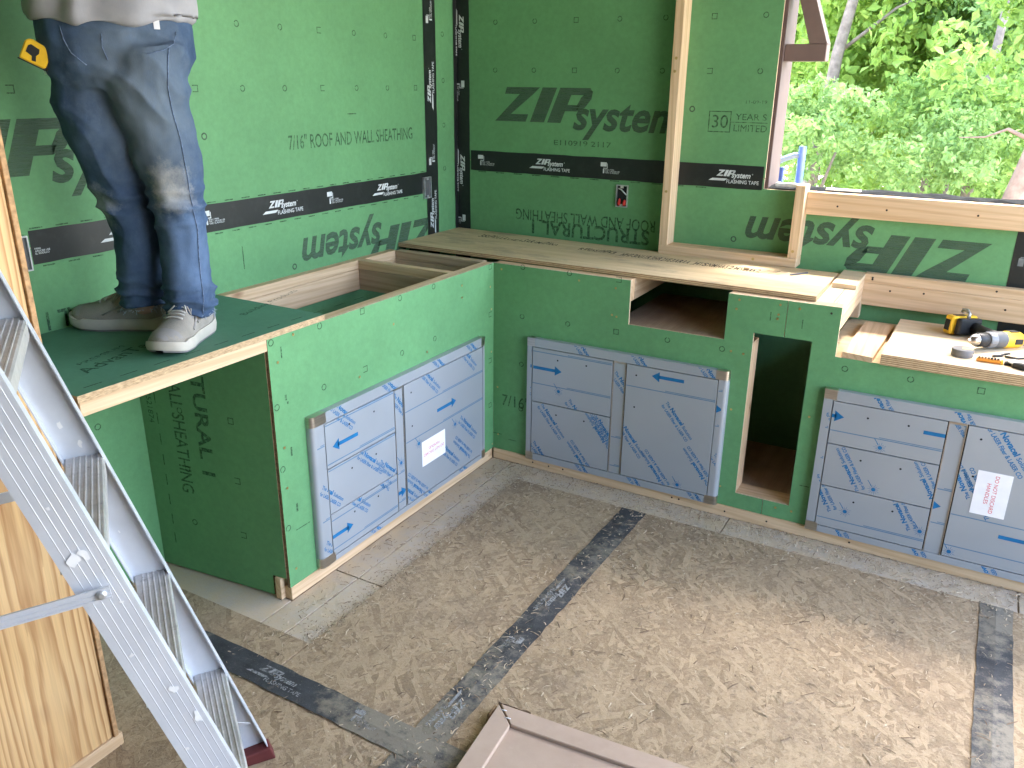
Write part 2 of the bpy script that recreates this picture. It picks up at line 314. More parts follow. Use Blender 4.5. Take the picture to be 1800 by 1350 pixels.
# ------------------------------------------------------------------ object helpers
def tag(o, label=None, cat=None, group=None, kind=None):
    for k, v in (('label', label), ('category', cat), ('group', group), ('kind', kind)):
        if v: o[k] = v
    return o
def thing(name, label, cat, loc=(0, 0, 0), rot=None, group=None):
    e = bpy.data.objects.new(name, None); COL.objects.link(e); e.location = loc; e.empty_display_size = .05
    if rot is not None: e.rotation_euler = rot
    return tag(e, label, cat, group)
def adopt(o, parent, local=False):
    o.parent = parent
    if parent.type == 'EMPTY' and not local: o.matrix_parent_inverse = Matrix.Translation(-Vector(parent.location))
def mobj(name, bm, mats, parent=None, smooth=False, local=False, bevel=0, autosm=None):
    if bevel: bmesh.ops.bevel(bm, geom=bm.edges[:], offset=bevel, segments=1, affect='EDGES', clamp_overlap=True)
    me = bpy.data.meshes.new(name); bm.to_mesh(me); bm.free()
    for x in (mats if isinstance(mats, (list, tuple)) else [mats]): me.materials.append(MAT[x] if isinstance(x, str) else x)
    if smooth: me.polygons.foreach_set('use_smooth', [True]*len(me.polygons))
    o = bpy.data.objects.new(name, me); COL.objects.link(o)
    if autosm and smooth:
        try: me.set_sharp_from_angle(angle=R(autosm))
        except Exception: pass
    if parent is not None: adopt(o, parent, local)
    return o
def BM(): return bmesh.new()
def bx(bm, x0, x1, y0, y1, z0, z1, mi=0, M=None):
    vs = [bm.verts.new(M @ Vector(p) if M else p) for p in ((x0,y0,z0),(x1,y0,z0),(x1,y1,z0),(x0,y1,z0),(x0,y0,z1),(x1,y0,z1),(x1,y1,z1),(x0,y1,z1))]
    fs = []
    for f in ((0,3,2,1),(4,5,6,7),(0,1,5,4),(1,2,6,5),(2,3,7,6),(3,0,4,7)):
        q = bm.faces.new([vs[i] for i in f]); q.material_index = mi; fs.append(q)
    return fs
def hexa(bm, p):            # 8 corners, bottom ring then top ring
    vs = [bm.verts.new(v) for v in p]
    for f in ((0,3,2,1),(4,5,6,7),(0,1,5,4),(1,2,6,5),(2,3,7,6),(3,0,4,7)): bm.faces.new([vs[i] for i in f])
def lumber(name, b, axis, parent, mat='pine_', bev=.0018):
    bm = BM(); bx(bm, *b); return mobj(name, bm, mat+axis if isinstance(mat, str) and mat.endswith('_') else mat, parent, bevel=bev)
def basis(d):
    d = Vector(d).normalized(); a = Vector((0, 0, 1)) if abs(d.z) < .9 else Vector((1, 0, 0))
    u = d.cross(a).normalized(); return u, d.cross(u).normalized()
def tube(bm, pts, rad, seg=8, cap=True, mi=0):
    pts = [Vector(p) for p in pts]; n = len(pts); rad = rad if isinstance(rad, (list, tuple)) else [rad]*n
    rings = []; u = None
    for i, p in enumerate(pts):
        d = (pts[min(i+1, n-1)]-pts[max(i-1, 0)]).normalized()
        if u is None: u, v = basis(d)
        else:
            u = (u-d*u.dot(d)).normalized(); v = d.cross(u).normalized()
        rings.append([bm.verts.new(p+(u*math.cos(t)+v*math.sin(t))*rad[i]) for t in [2*math.pi*k/seg for k in range(seg)]])
    for a, b in zip(rings, rings[1:]):
        for k in range(seg):
            f = bm.faces.new((a[k], a[(k+1) % seg], b[(k+1) % seg], b[k])); f.material_index = mi; f.smooth = True
    if cap:
        for rg in (rings[0][::-1], rings[-1]): bm.faces.new(rg).material_index = mi
    return rings
def lathe(bm, prof, M, seg=24, mi=0):   # prof: (radius, height) along local z
    rings = [[bm.verts.new(M @ Vector((r*math.cos(t), r*math.sin(t), z))) for t in [2*math.pi*k/seg for k in range(seg)]] for r, z in prof]
    for a, b in zip(rings, rings[1:]):
        for k in range(seg):
            f = bm.faces.new((a[k], a[(k+1) % seg], b[(k+1) % seg], b[k])); f.material_index = mi
    bm.faces.new(rings[0][::-1]).material_index = mi; bm.faces.new(rings[-1]).material_index = mi
def prism(bm, outl, M, d0, d1, mi=0):
    a = [bm.verts.new(M @ Vector((x, y, d0))) for x, y in outl]; b = [bm.verts.new(M @ Vector((x, y, d1))) for x, y in outl]
    n = len(a); fs = [bm.faces.new(a[::-1]), bm.faces.new(b)] + [bm.faces.new((a[i], a[(i+1) % n], b[(i+1) % n], b[i])) for i in range(n)]
    for f in fs: f.material_index = mi
def plane(o, r, u):
    r, u = Vector(r).normalized(), Vector(u).normalized(); n = r.cross(u)
    M = Matrix((r, u, n)).transposed().to_4x4(); M.translation = o; return M
def quad(bm, M, x0, x1, y0, y1, d=0, mi=0):
    L = wl(bm)
    f = bm.faces.new([bm.verts.new(M @ Vector(p)) for p in ((x0, y0, d), (x1, y0, d), (x1, y1, d), (x0, y1, d))]); f.material_index = mi; f[L] = _W[0]; return f
def poly(bm, M, pts, d=0, mi=0):
    L = wl(bm); f = bm.faces.new([bm.verts.new(M @ Vector((x, y, d))) for x, y in pts]); f.material_index = mi; f[L] = _W[0]
def ring2d(bm, M, cx, cy, r, w, seg=12, d=0, skip=()):
    for k in range(seg):
        if k in skip: continue
        a, b = 2*math.pi*k/seg, 2*math.pi*(k+1)/seg
        poly(bm, M, [(cx+math.cos(t)*q, cy+math.sin(t)*q) for t, q in ((a, r-w), (a, r), (b, r), (b, r-w))], d)
# lettering -----------------------------------------------------------------
_T = {}
def _glyphs(s, bold, shear):
    k = (s, bold, shear)
    if k not in _T:
        cu = bpy.data.curves.new('lettering', 'FONT'); cu.body = s; cu.size = 1; cu.offset = bold; cu.shear = shear; cu.resolution_u = 3
        ob = bpy.data.objects.new('lettering', cu); COL.objects.link(ob)
        dg = bpy.context.evaluated_depsgraph_get(); me = bpy.data.meshes.new_from_object(ob.evaluated_get(dg))
        bpy.data.objects.remove(ob); bpy.data.curves.remove(cu)
        co = np.empty(len(me.vertices)*3); me.vertices.foreach_get('co', co); co = co.reshape(-1, 3)
        _T[k] = (co, [tuple(p.vertices) for p in me.polygons]); bpy.data.meshes.remove(me)
    return _T[k]
_cap = []
def text(bm, s, M, h, w=None, x=0, y=0, rot=0, bold=0, shear=0, clip=None, d=0, wk=None, stretch=None):
    """flat lettering in plane M: cap height h, overall width w, lower left corner at x, y; clip = (x0,x1,y0,y1)"""
    if not _cap:
        c = _glyphs('H', 0, 0)[0]; _cap.append(c[:, 1].max())
    co, ps = _glyphs(s, bold, shear)
    sy = h/_cap[0]; x0, x1 = co[:, 0].min(), co[:, 0].max()
    sx = (w/(x1-x0)) if w else sy*(stretch or 1)
    p = np.stack([(co[:, 0]-x0)*sx, co[:, 1]*sy], 1)
    c, s_ = math.cos(rot), math.sin(rot); px = p[:, 0]*c-p[:, 1]*s_+x; py = p[:, 0]*s_+p[:, 1]*c+y
    tb = BM(); vs = [tb.verts.new((a, b, d)) for a, b in zip(px, py)]
    for f in ps:
        try: tb.faces.new([vs[i] for i in f])
        except ValueError: pass
    if clip: clip2d(tb, clip)
    merge(bm, tb, M)
def clip2d(tb, c):
    for co, no in (((c[0], 0, 0), (-1, 0, 0)), ((c[1], 0, 0), (1, 0, 0)), ((0, c[2], 0), (0, -1, 0)), ((0, c[3], 0), (0, 1, 0))):
        if tb.faces: bmesh.ops.bisect_plane(tb, geom=tb.verts[:]+tb.edges[:]+tb.faces[:], plane_co=co, plane_no=no, clear_outer=True)
_W = [0]
def wl(bm):
    _W[0] += 1; return bm.faces.layers.int.get('w') or bm.faces.layers.int.new('w')
def prints(bm, mat, parent, letters='printed_lettering', line='printed_line'):
    """one object for every line of lettering and for every printed dash"""
    L = bm.faces.layers.int.get('w'); by = {}
    for f in bm.faces: by.setdefault(f[L], []).append(f)
    for fs in by.values():
        b2 = BM(); mp = {}
        for f in fs:
            b2.faces.new([mp.setdefault(v, None) or mp.__setitem__(v, b2.verts.new(v.co)) or mp[v] for v in f.verts])
        mobj(line if len(fs) == 1 and len(fs[0].verts) == 4 else letters, b2, mat, parent)
    bm.free()
def merge(bm, tb, M):
    L = wl(bm)
    tb.verts.index_update(); vs = [bm.verts.new(M @ v.co) for v in tb.verts]
    for f in tb.faces:
        try: g = bm.faces.new([vs[v.index] for v in f.verts]); g.material_index = f.material_index; g[L] = _W[0]
        except ValueError: pass
    tb.free()
def logo(bm, M, x, y, wdt, h, d=0, clip=None, system=True):
    """the slanted ZIPsystem wordmark"""
    u = wdt/6.2; tb = BM(); I = Matrix(); sh = .42; H = h
    def P(pts): poly(tb, I, [(x+a*u*.86+b*H*sh, y+b*H) for a, b in pts], d)
    P([(0, 0), (1.25, 0), (1.25, .22), (.55, .22)]); P([(0, 0), (.55, .22), (1.15, .80), (.62, .80)]) ; P([(0.02, .80), (1.15, .80), (1.32, 1.0), (.0, 1.0)])
    P([(1.42, 0), (1.98, 0), (1.98, 1), (1.42, 1)])
    P([(2.1, 0), (2.62, 0), (2.62, 1), (2.1, 1)]); P([(2.62, .80), (3.1, .80), (3.22, 1), (2.62, 1)]); P([(2.62, .34), (3.05, .34), (3.1, .52), (2.62, .52)])
    P([(3.05, .34), (3.3, .45), (3.0, .62), (2.97, .5)]); P([(3.0, .6), (3.3, .45), (3.42, .7), (3.02, .75)]); P([(3.02, .74), (3.42, .69), (3.36, .92), (3.1, .82)]); P([(3.1, .80), (3.38, .88), (3.22, 1)])
    if clip: clip2d(tb, clip)
    merge(bm, tb, M)
    text(bm, 'system', M, h*.82, u*3.28, x+u*2.66, y-h*.15, bold=.026, shear=.26, d=d, clip=clip)
    tb = BM(); ring2d(tb, I, x+u*6.12+h*.12, y+h*.50, h*.085, h*.035, 10, d)
    if clip: clip2d(tb, clip)
    merge(bm, tb, M)
def cells(name, xs, zs, keep, M, thick, mats, parent, open_d=0):
    """sheet with openings: grid cells of plane M, given thickness going behind the plane; edges get the second material"""
    bm = BM(); nx, nz = len(xs)-1, len(zs)-1; V = {}
    def v(i, j, k):
        if (i, j, k) not in V: V[i, j, k] = bm.verts.new(M @ Vector((xs[i], zs[j], -thick*k)))
        return V[i, j, k]
    K = lambda i, j: 0 <= i < nx and 0 <= j < nz and keep((xs[i]+xs[i+1])/2, (zs[j]+zs[j+1])/2)
    for i in range(nx):
        for j in range(nz):
            if not K(i, j): continue
            bm.faces.new((v(i,j,0), v(i+1,j,0), v(i+1,j+1,0), v(i,j+1,0)))
            bm.faces.new((v(i,j+1,1), v(i+1,j+1,1), v(i+1,j,1), v(i,j,1)))
            for (di, dj, a, b) in ((-1,0,(i,j+1),(i,j)), (1,0,(i+1,j),(i+1,j+1)), (0,-1,(i,j),(i+1,j)), (0,1,(i+1,j+1),(i,j+1))):
                if not K(i+di, j+dj):
                    f = bm.faces.new((v(*b,0), v(*a,0), v(*a,1), v(*b,1))); f.material_index = 1
    return mobj(name, bm, mats, parent)
_marks = {}
def stamps(M, xs, ys, phase=0, bounds=None, d=.0006, skip=lambda x, y: False, parent=None):
    """the printed nail marks of the sheathing: circles with every third a square, each an object sharing one of a few meshes"""
    rr = random.Random(int(phase*13+len(xs)*7))
    for j, y in enumerate(ys):
        for i, x in enumerate(xs):
            if skip(x, y) or (bounds and not (bounds[0] < x < bounds[1] and bounds[2] < y < bounds[3])): continue
            sq = (i+phase) % 3 == 0; var = rr.randrange(4)
            if (sq, var) not in _marks:
                bm = BM(); I = Matrix()
                if sq:
                    r, w = .0115, .0032; sd = [(-r, r, -r, -r+w), (-r, r, r-w, r), (-r, -r+w, -r+w, r-w), (r-w, r, -r+w, r-w)]
                    if var > 1: sd.pop(var)
                    for q_ in sd: quad(bm, I, q_[0], q_[1], q_[2], q_[3], 0)
                else: ring2d(bm, I, 0, 0, .0115, .0036, 14, 0, skip=[var*3] if var else ())
                me = bpy.data.meshes.new('nail_mark'); bm.to_mesh(me); bm.free(); me.materials.append(MAT['stamp']); _marks[sq, var] = me
            o_ = bpy.data.objects.new('nail_mark', _marks[sq, var]); COL.objects.link(o_); o_.parent = parent
            o_.matrix_local = M @ Matrix.Translation((x, y, d))
def screws(name, M, pts, parent, r=.0042, mat='screw'):
    bm = BM()
    for x, y in pts:
        poly(bm, M, [(x+r*math.cos(t), y+r*math.sin(t)) for t in [2*math.pi*k/10 for k in range(10)]], .0012)
    o = mobj(name, bm, mat, parent); o['kind'] = 'stuff'; return o
def roller_icon(bm, M, x, y, s, d=0, lines=('ROLL', 'THE', 'TAPE'), clip=None):
    tb = BM(); I = Matrix()
    quad(tb, I, x, x+.62*s, y+.62*s, y+s, d)
    quad(tb, I, x+.66*s, x+.72*s, y+.5*s, y+.9*s, d); quad(tb, I, x+.28*s, x+.72*s, y+.44*s, y+.5*s, d); quad(tb, I, x+.26*s, x+.40*s, y, y+.40*s, d)
    if clip: clip2d(tb, clip)
    merge(bm, tb, M)
    for k, t in enumerate(lines): text(bm, t, M, .11*s, None, x+.50*s, y+.29*s-k*.145*s, d=d, bold=.01, clip=clip)
    tb = BM(); quad(tb, I, x+.93*s, x+.945*s, y, y+.40*s, d)
    if clip: clip2d(tb, clip)
    merge(bm, tb, M)
    for k, t in enumerate(('PARA', 'APLICAR USE', 'EL RODILLO')): text(bm, t, M, .11*s, None, x+1.02*s, y+.29*s-k*.145*s, d=d, bold=.01, clip=clip)
def tape_print(parent, M, s0, s1, zips, rollers, h=.095, d=.0015, mat='tape_print', k=1.0, cy=None):
    """M: x along the tape, y across it, 0..h"""
    c = (s0, s1, *(cy or (.002, h-.002)))
    def put(name, bm):
        if bm.faces: mobj(name, bm, mat, parent)
        else: bm.free()
    for s in zips:
        bm = BM(); logo(bm, M, s+.02, h*.50, .15*k, h*.27, d, c)
        tb = BM(); poly(tb, Matrix(), [(s-.012, h*.30), (s+.055, h*.30), (s+.068, h*.40), (s+.004, h*.40)], d); clip2d(tb, c); merge(bm, tb, M); put('printed_logo', bm)
        bm = BM(); text(bm, 'FLASHING TAPE', M, h*.15, .135*k, s+.065, h*.21, bold=.012, d=d, clip=c); put('printed_lettering', bm)
    for s in rollers:
        bm = BM(); roller_icon(bm, M, s, h*.28, h*.50, d, clip=c); put('roller_icon', bm)
# ------------------------------------------------------------------ setting
def struct(name, bm, mats): return tag(mobj(name, bm, mats), kind='structure')
bm = BM()
N = 24; gx = np.linspace(-60, 60, N); gy = np.linspace(-60, 90, N)
vs = [[bm.verts.new((x, y, -.62+.10*noise.noise(Vector((x*.15, y*.15, 0))) - .01*max(0, y-4))) for x in gx] for y in gy]
for j in range(N-1):
    for i in range(N-1): bm.faces.new((vs[j][i], vs[j][i+1], vs[j+1][i+1], vs[j+1][i]))
struct('ground', bm, 'ground')
bm = BM(); bx(bm, -1.0, 3.4, -6.0, 1.0, -.30, -.020); floor = struct('floor', bm, 'ply_brown')
bm = BM(); bx(bm, -1.0, 3.70, -6.2, 1.30, 2.92, 3.05); struct('ceiling', bm, 'ceiling')  # unseen roof; its overhangs and dark tone are set to shape the daylight
bm = BM(); bx(bm, -1.0, 3.4, -6.2, -6.0, -.3, 2.919); bx(bm, 3.41, 3.55, -5.999, -2.7, -.3, 2.919); struct('light_block_wall', bm, 'brown_paint')  # unseen walls added to block daylight from behind and from the right
# strand board sheets of the floor
for (x0, x1, y0, y1) in ((.212, .752, -1.612, -.152), (.756, 2.038, -1.612, -.152), (2.042, 3.38, -1.612, -.152),
                         (-.548, .752, -3.05, -1.616), (.756, 2.0, -3.05, -1.616), (2.004, 3.38, -3.05, -1.616), (-.99, 3.38, -5.98, -3.054)):
    bm = BM(); bx(bm, x0, x1, y0, y1, -.018, 0); mobj('strand_board', bm, 'osb_floor', floor, bevel=.0015)
bm = BM(); bx(bm, -.548, .208, -1.612, -1.445, -.018, 0); mobj('strand_board', bm, 'osb_floor', floor, bevel=.0015)
for (x0, x1, y0, y1) in ((.0, .101, -1.084, -.004), (.104, .209, -1.084, -.004), (.0, .101, -1.442, -1.087), (.104, .209, -1.442, -1.087), (-.548, -.003, -1.442, -1.30),
                         (.212, 1.100, -.149, -.001), (1.104, 2.100, -.149, -.001), (2.104, 3.38, -.149, -.001)):
    bm = BM(); bx(bm, x0+.001, x1-.001, y0+.001, y1-.001, -.019, -.008); mobj('cement_board', bm, 'cement', floor, bevel=.001)
def floor_tape(pts_l, pts_r, z, seed):
    bm = BM(); rr = random.Random(seed); n = 60; A = []
    L = [Vector(p) for p in pts_l]; Q = [Vector(p) for p in pts_r]
    for i in range(n+1):
        t = i/n; a = L[0].lerp(L[1], t); b = Q[0].lerp(Q[1], t); j = lambda: rr.uniform(-.0025, .0025)
        row = []
        dv = (b-a).normalized()
        for k, zz in ((0, 0), (.44, .0003), (.48, .0009), (.52, .0010), (.56, .0003), (1, 0)):
            p = a.lerp(b, k)+(dv*j() if k in (0, 1) else dv*rr.uniform(-.001, .001)); row.append(bm.verts.new((p.x, p.y, z+zz+rr.uniform(0, .0008))))
        A.append(row)
    for r0, r1 in zip(A, A[1:]):
        for k in range(5): bm.faces.new((r0[k], r0[k+1], r1[k+1], r1[k]))
    bmesh.ops.recalc_face_normals(bm, faces=bm.faces[:])
    if bm.faces[0].normal.z < 0: bmesh.ops.reverse_faces(bm, faces=bm.faces[:])
    return mobj('seam_tape', bm, 'floor_tape', floor, smooth=True)
ta = floor_tape([(.706, -.16), (.690, -2.6)], [(.806, -.16), (.792, -2.6)], .0022, 1)
tb_ = floor_tape([(-.52, -1.560), (1.5, -1.582)], [(-.52, -1.655), (1.5, -1.677)], .0034, 2)
tc = floor_tape([(1.988, -.155), (1.992, -3.0)], [(2.084, -.155), (2.088, -3.0)], .0022, 3)
MF = plane((0, -1.57, .0046), (1, -.011, 0), (0, 1, 0))
tape_print(tb_, plane((0, -1.660, .0046), (1, -.011, 0), (0, 1, 0)), -.5, .69, (.15, -.42), (.52,), d=.002, mat='worn_print')
tape_print(ta, plane((.795, -1.0, .0044), (-.006, -1, 0), (1, 0, 0)) @ Matrix.Translation((0, -.095, 0)), -.8, .55, (.40, -.25), (.1,), d=.003, mat='worn_print')
# wood shavings and splinters lying on the floor
vsl, fsl = [], []
def chip(x, y, L, w, ang, z):
    c, s = math.cos(ang), math.sin(ang); b = len(vsl); k = RS.uniform(-.25, .25)*L
    for t, o in ((-.5, 0), (0, k*.4), (.5, 0)):
        for sg in (-1, 1):
            px, py = t*L, o+sg*w*.5; vsl.append((x+px*c-py*s, y+px*s+py*c, z+(.0022 if t == 0 else .0012)*(1+RS.rand())+(.0004 if sg > 0 else 0)))
    fsl.extend([(b, b+2, b+3, b+1), (b+2, b+4, b+5, b+3)])
for i in range(700):        # long dark splinters pressed into the board
    chip(RS.uniform(.02, 2.7), RS.uniform(-2.2, -.04), RS.uniform(.014, .045), RS.uniform(.0015, .0038), RS.uniform(0, math.pi), .0008)
n_dark = len(fsl)//2
for i in range(3200):       # fine sawdust swept against the base plates
    if RS.rand() < .68: x, y = RS.uniform(.05, 2.6), -abs(RS.normal(.045, .055))-.010
    else: x, y = abs(RS.normal(.20, .025)), RS.uniform(-1.45, -.05)
    chip(x, y, RS.uniform(.003, .009), RS.uniform(.0016, .004), RS.uniform(0, math.pi), -.004 if y > -.15 or x < .21 else .0012)
for i in range(5200):
    u = RS.rand()
    if u < .36: x, y = RS.uniform(.05, 2.6), -abs(RS.normal(.10, .10))-.015
    elif u < .50: x, y = abs(RS.normal(.12, .11))+.01, RS.uniform(-1.55, -.05)
    elif u < .62: x, y = RS.normal(.755, .09), RS.uniform(-1.9, -.1)
    else: x, y = RS.uniform(-.1, 2.9), RS.uniform(-2.3, -.05)
    if x < .02 or (y > -.012): continue
    L = RS.gamma(2.0, .0045)+.003
    if RS.rand() < .02: L *= 3
    chip(x, y, min(L, .06), RS.uniform(.0010, .0032)*(1 if L < .02 else .8), RS.uniform(0, math.pi), -.004 if (y > -.15 or x < .21) and y > -1.44 else .0015)
me = bpy.data.meshes.new('wood_shavings'); me.from_pydata(vsl, [], fsl)
for mm in ('chip_pale', 'chip_mid', 'chip_dark'): pass
MAT['chip_pale'] = plain('chip_pale', (.46, .375, .26), .9); MAT['chip_mid'] = plain('chip_mid', (.29, .22, .145), .9); MAT['chip_dark'] = plain('chip_dark', (.16, .11, .07), .9)
for mm in ('chip_pale', 'chip_mid', 'chip_dark'): me.materials.append(MAT[mm])
ix = RS.choice(3, len(fsl)//2, p=[.50, .40, .10]); ix[:n_dark] = RS.choice([1, 2], n_dark, p=[.35, .65]); me.polygons.foreach_set('material_index', np.repeat(ix, 2).astype(np.int32))
o = bpy.data.objects.new('wood_shavings', me); COL.objects.link(o); tag(o, 'loose wood shavings and splinters scattered over the strand board floor', 'wood shavings', kind='stuff')
# ------------------------------------------------------------------ left wall
DL, DB = -.55, .57
ML = plane((DL, 0, 0), (0, 1, 0), (0, 0, 1)); MBk = plane((0, DB, 0), (1, 0, 0), (0, 0, 1))
ML180 = plane((DL, 0, 0), (0, -1, 0), (0, 0, -1)); MB180 = plane((0, DB, 0), (-1, 0, 0), (0, 0, -1))
lw = thing('left_wall', 'long green sheathed wall behind the standing person, with a black taped seam', 'wall', (DL, -1, 0))
G2 = ('green', 'pale_edge')
def sheet(name, M, x0, x1, z0, z1, parent, thick=.011, mats=G2): return cells(name, [x0, x1], [z0, z1], lambda a, b: True, M, thick, mats, parent)
s_up = sheet('sheathing_panel', ML, -5.98, .344, 1.1675, 2.92, lw)
s_lo = sheet('sheathing_panel', ML, -5.98, .344, 0, 1.1645, lw)
s_rt = sheet('sheathing_panel', ML, .347, .57, 0, 2.92, lw)
bm = BM(); bx(bm, -.70, -.562, -5.98, .72, 0, 2.92); mobj('wall_core', bm, 'pine_z', lw)
GX = [-.582+.2035*k for k in range(-10, 5)]
stamps(ML, GX, [1.588, 1.795, 2.0], 1, (-2.3, .30, 1.2, 2.9), parent=s_up)
stamps(ML, [-1.93+.2035*k for k in range(10)], [.35, .58], 0, (-2.3, -1.30, 0, .8), parent=s_lo)
stamps(ML, [.452], [1.22+.2*k for k in range(6)], 1, (.3, .5, 1, 2.6), parent=s_rt)
bm = BM(); text(bm, '7/16" ROOF AND WALL SHEATHING', ML, .050, .782, -.585, 1.370, bold=.006, d=.0006)
quad(bm, ML, -.24, -.185, 1.487, 1.491, .0006)
prints(bm, 'stamp', s_up)
bm = BM(); logo(bm, ML, -1.94, 1.362, .96, .150, .0005); mobj('printed_logo', bm, 'logo', s_up)
bm = BM()
for k in range(26):
    y = -1.62+.078*k; quad(bm, ML, y, y+.038, 1.2175, 1.2215, .0006)
prints(bm, 'stamp', s_up)
bm = BM(); logo(bm, ML180, -.36, -1.003, .96, .150, .0005); mobj('printed_logo', bm, 'logo', s_lo)
bm = BM(); text(bm, 'STRUCTURAL 1', ML180, .052, .42, 1.20, -.975, bold=.02, d=.0006)
for k in range(26):
    y = -1.60+.078*k; quad(bm, ML, y, y+.036, 1.1085, 1.1125, .0006)
quad(bm, ML, -.862, -.858, .965, 1.05, .0006)
prints(bm, 'stamp', s_lo)
def strip(parent, M, s0, s1, t0, t1, d, seed, mat='tape', w=.0025):
    bm = BM(); rr = random.Random(seed); n = max(2, int((s1-s0)/.05)); A = []
    for i in range(n+1):
        s = s0+(s1-s0)*i/n; dd = d+rr.uniform(0, .0006)
        A.append((bm.verts.new(M @ Vector((s, t0+rr.uniform(-w, w)*.5, d))), bm.verts.new(M @ Vector((s, (t0+t1)/2, dd))), bm.verts.new(M @ Vector((s, t1+rr.uniform(-w, w)*.5, d)))))
    for a, b in zip(A, A[1:]):
        for k in (0, 1): bm.faces.new((a[k], b[k], b[k+1], a[k+1]))
    return mobj('seam_tape', bm, mat, parent, smooth=True)
MLt = ML @ Matrix.Translation((0, 1.1190, 0))
t1 = strip(lw, MLt, -1.626, .36, 0, .095, .0010, 4)
tape_print(t1, MLt, -1.62, .296, (-.736, -.095, -1.40), (-.394, -1.02, -1.665), d=.0022)
MLv = ML @ Matrix.Translation((.2984, 0, 0)) @ Matrix(((0, -1, 0, 0), (1, 0, 0, 0), (0, 0, 1, 0), (0, 0, 0, 1))) @ Matrix.Translation((0, -.095, 0))
t2 = strip(lw, MLv, .30, 2.92, 0, .095, .0024, 5)
tape_print(t2, MLv, .9, 2.6, (.925, 1.50, 2.15), (1.245, 1.86,), d=.0036)
MLc = plane((DL, .57, 0), (0, 0, -1), (0, 1, 0))
t3 = strip(lw, MLc, -2.92, -.30, -.030, -.001, .0022, 6)
CZ, CR = (-1.93, -1.30), (-1.62, -.985)
tape_print(t3, MLc @ Matrix.Translation((0, -.030, 0)), -2.6, -.94, CZ, CR, d=.0034, cy=(.001, .028))
# ------------------------------------------------------------------ back wall
bw = thing('back_wall', 'green sheathed wall at the back with pale studs and an open window gap', 'wall', (0, DB, 0))
b_up = sheet('sheathing_panel', MBk, -.549, .957, 1.2565, 2.92, bw)
b_lo = cells('sheathing_panel', [-.549, .957, 1.930], [0, 1.213, 1.2535], lambda a, b: not (a > .957 and b > 1.213), MBk, .011, G2, bw)
b_rt = sheet('sheathing_panel', MBk, 1.933, 3.1, 0, 1.213, bw)
bm = BM(); bx(bm, -.549, .858, .582, .69, 0, 2.92); mobj('wall_core', bm, 'old_z', bw)
bm = BM(); bx(bm, .859, 3.1, .582, .69, 0, 1.212); mobj('wall_core', bm, 'old_x', bw)
BX = [-.335+.2045*k for k in range(7)]
stamps(MBk, BX, [1.668, 1.873, 2.08], 1, (-.5, .93, 1.3, 2.8), parent=b_up)
bm = BM(); logo(bm, MBk, -.335, 1.443, .955, .152, .0005); mobj('printed_logo', bm, 'logo', b_up)
bm = BM(); text(bm, 'E110919 2117', MBk, .022, .285, -.018, 1.346, d=.0006, bold=.004)
text(bm, '30', MBk, .050, .066, .716, 1.448, d=.0006)
for a in ((.70, .794, 1.430, 1.434), (.70, .794, 1.510, 1.514), (.70, .704, 1.434, 1.510), (.790, .794, 1.434, 1.510), (.794, .945, 1.470, 1.473)): quad(bm, MBk, *a, .0006)
text(bm, 'YEAR S', MBk, .024, .126, .812, 1.481, d=.0006); text(bm, 'LIMITED', MBk, .026, .135, .808, 1.436, d=.0006); text(bm, '11-09-19', MBk, .013, .085, .848, 1.545, d=.0006)
prints(bm, 'stamp', b_up)
bm = BM(); text(bm, '7/16" ROOF AND WALL SHEATHING', MB180, .050, .84, -.625, -1.040, bold=.006, d=.0006, clip=(-.552, .5, -2, 0)); text(bm, 'STRUCTURAL 1', MB180, .062, .60, -.475, -.992, bold=.02, d=.0006, clip=(-.552, .5, -2, 0))
prints(bm, 'stamp', b_lo)
bm = BM(); logo(bm, MB180, -1.815, -1.072, .955, .152, .0005); mobj('printed_logo', bm, 'logo', b_lo)
bm = BM()
for k in range(12): quad(bm, MBk, -.43+.1*k, -.385+.1*k, 1.2005, 1.2045, .0006)
prints(bm, 'stamp', b_lo)
MBt = plane((0, DB, 1.2073), (1, .0, .0), (0, 0, 1))
t4 = strip(bw, MBt, -.472, .950, 0, .095, .0010, 8)
tape_print(t4, MBt, -.468, .95, (-.132, .735), (-.43, .222), d=.0022)
MBc = plane((-.549, DB, 0), (0, 0, -1), (1, 0, 0))
t5 = strip(bw, MBc, -2.92, -.30, .002, .072, .0024, 9)
tape_print(t5, MBc @ Matrix.Translation((0, -.030, 0)), -2.6, -.94, CZ, CR, d=.0036, cy=(.032, .093))
MBv = plane((1.982, DB, 0), (0, 0, 1), (-1, 0, 0))
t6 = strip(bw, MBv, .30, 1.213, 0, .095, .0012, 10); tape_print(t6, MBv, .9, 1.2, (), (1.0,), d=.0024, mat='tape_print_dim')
bm = BM(); bx(bm, 1.90, 2.0, .5685, .5695, .735, .793); mobj('seam_tape', bm, 'tape', bw)
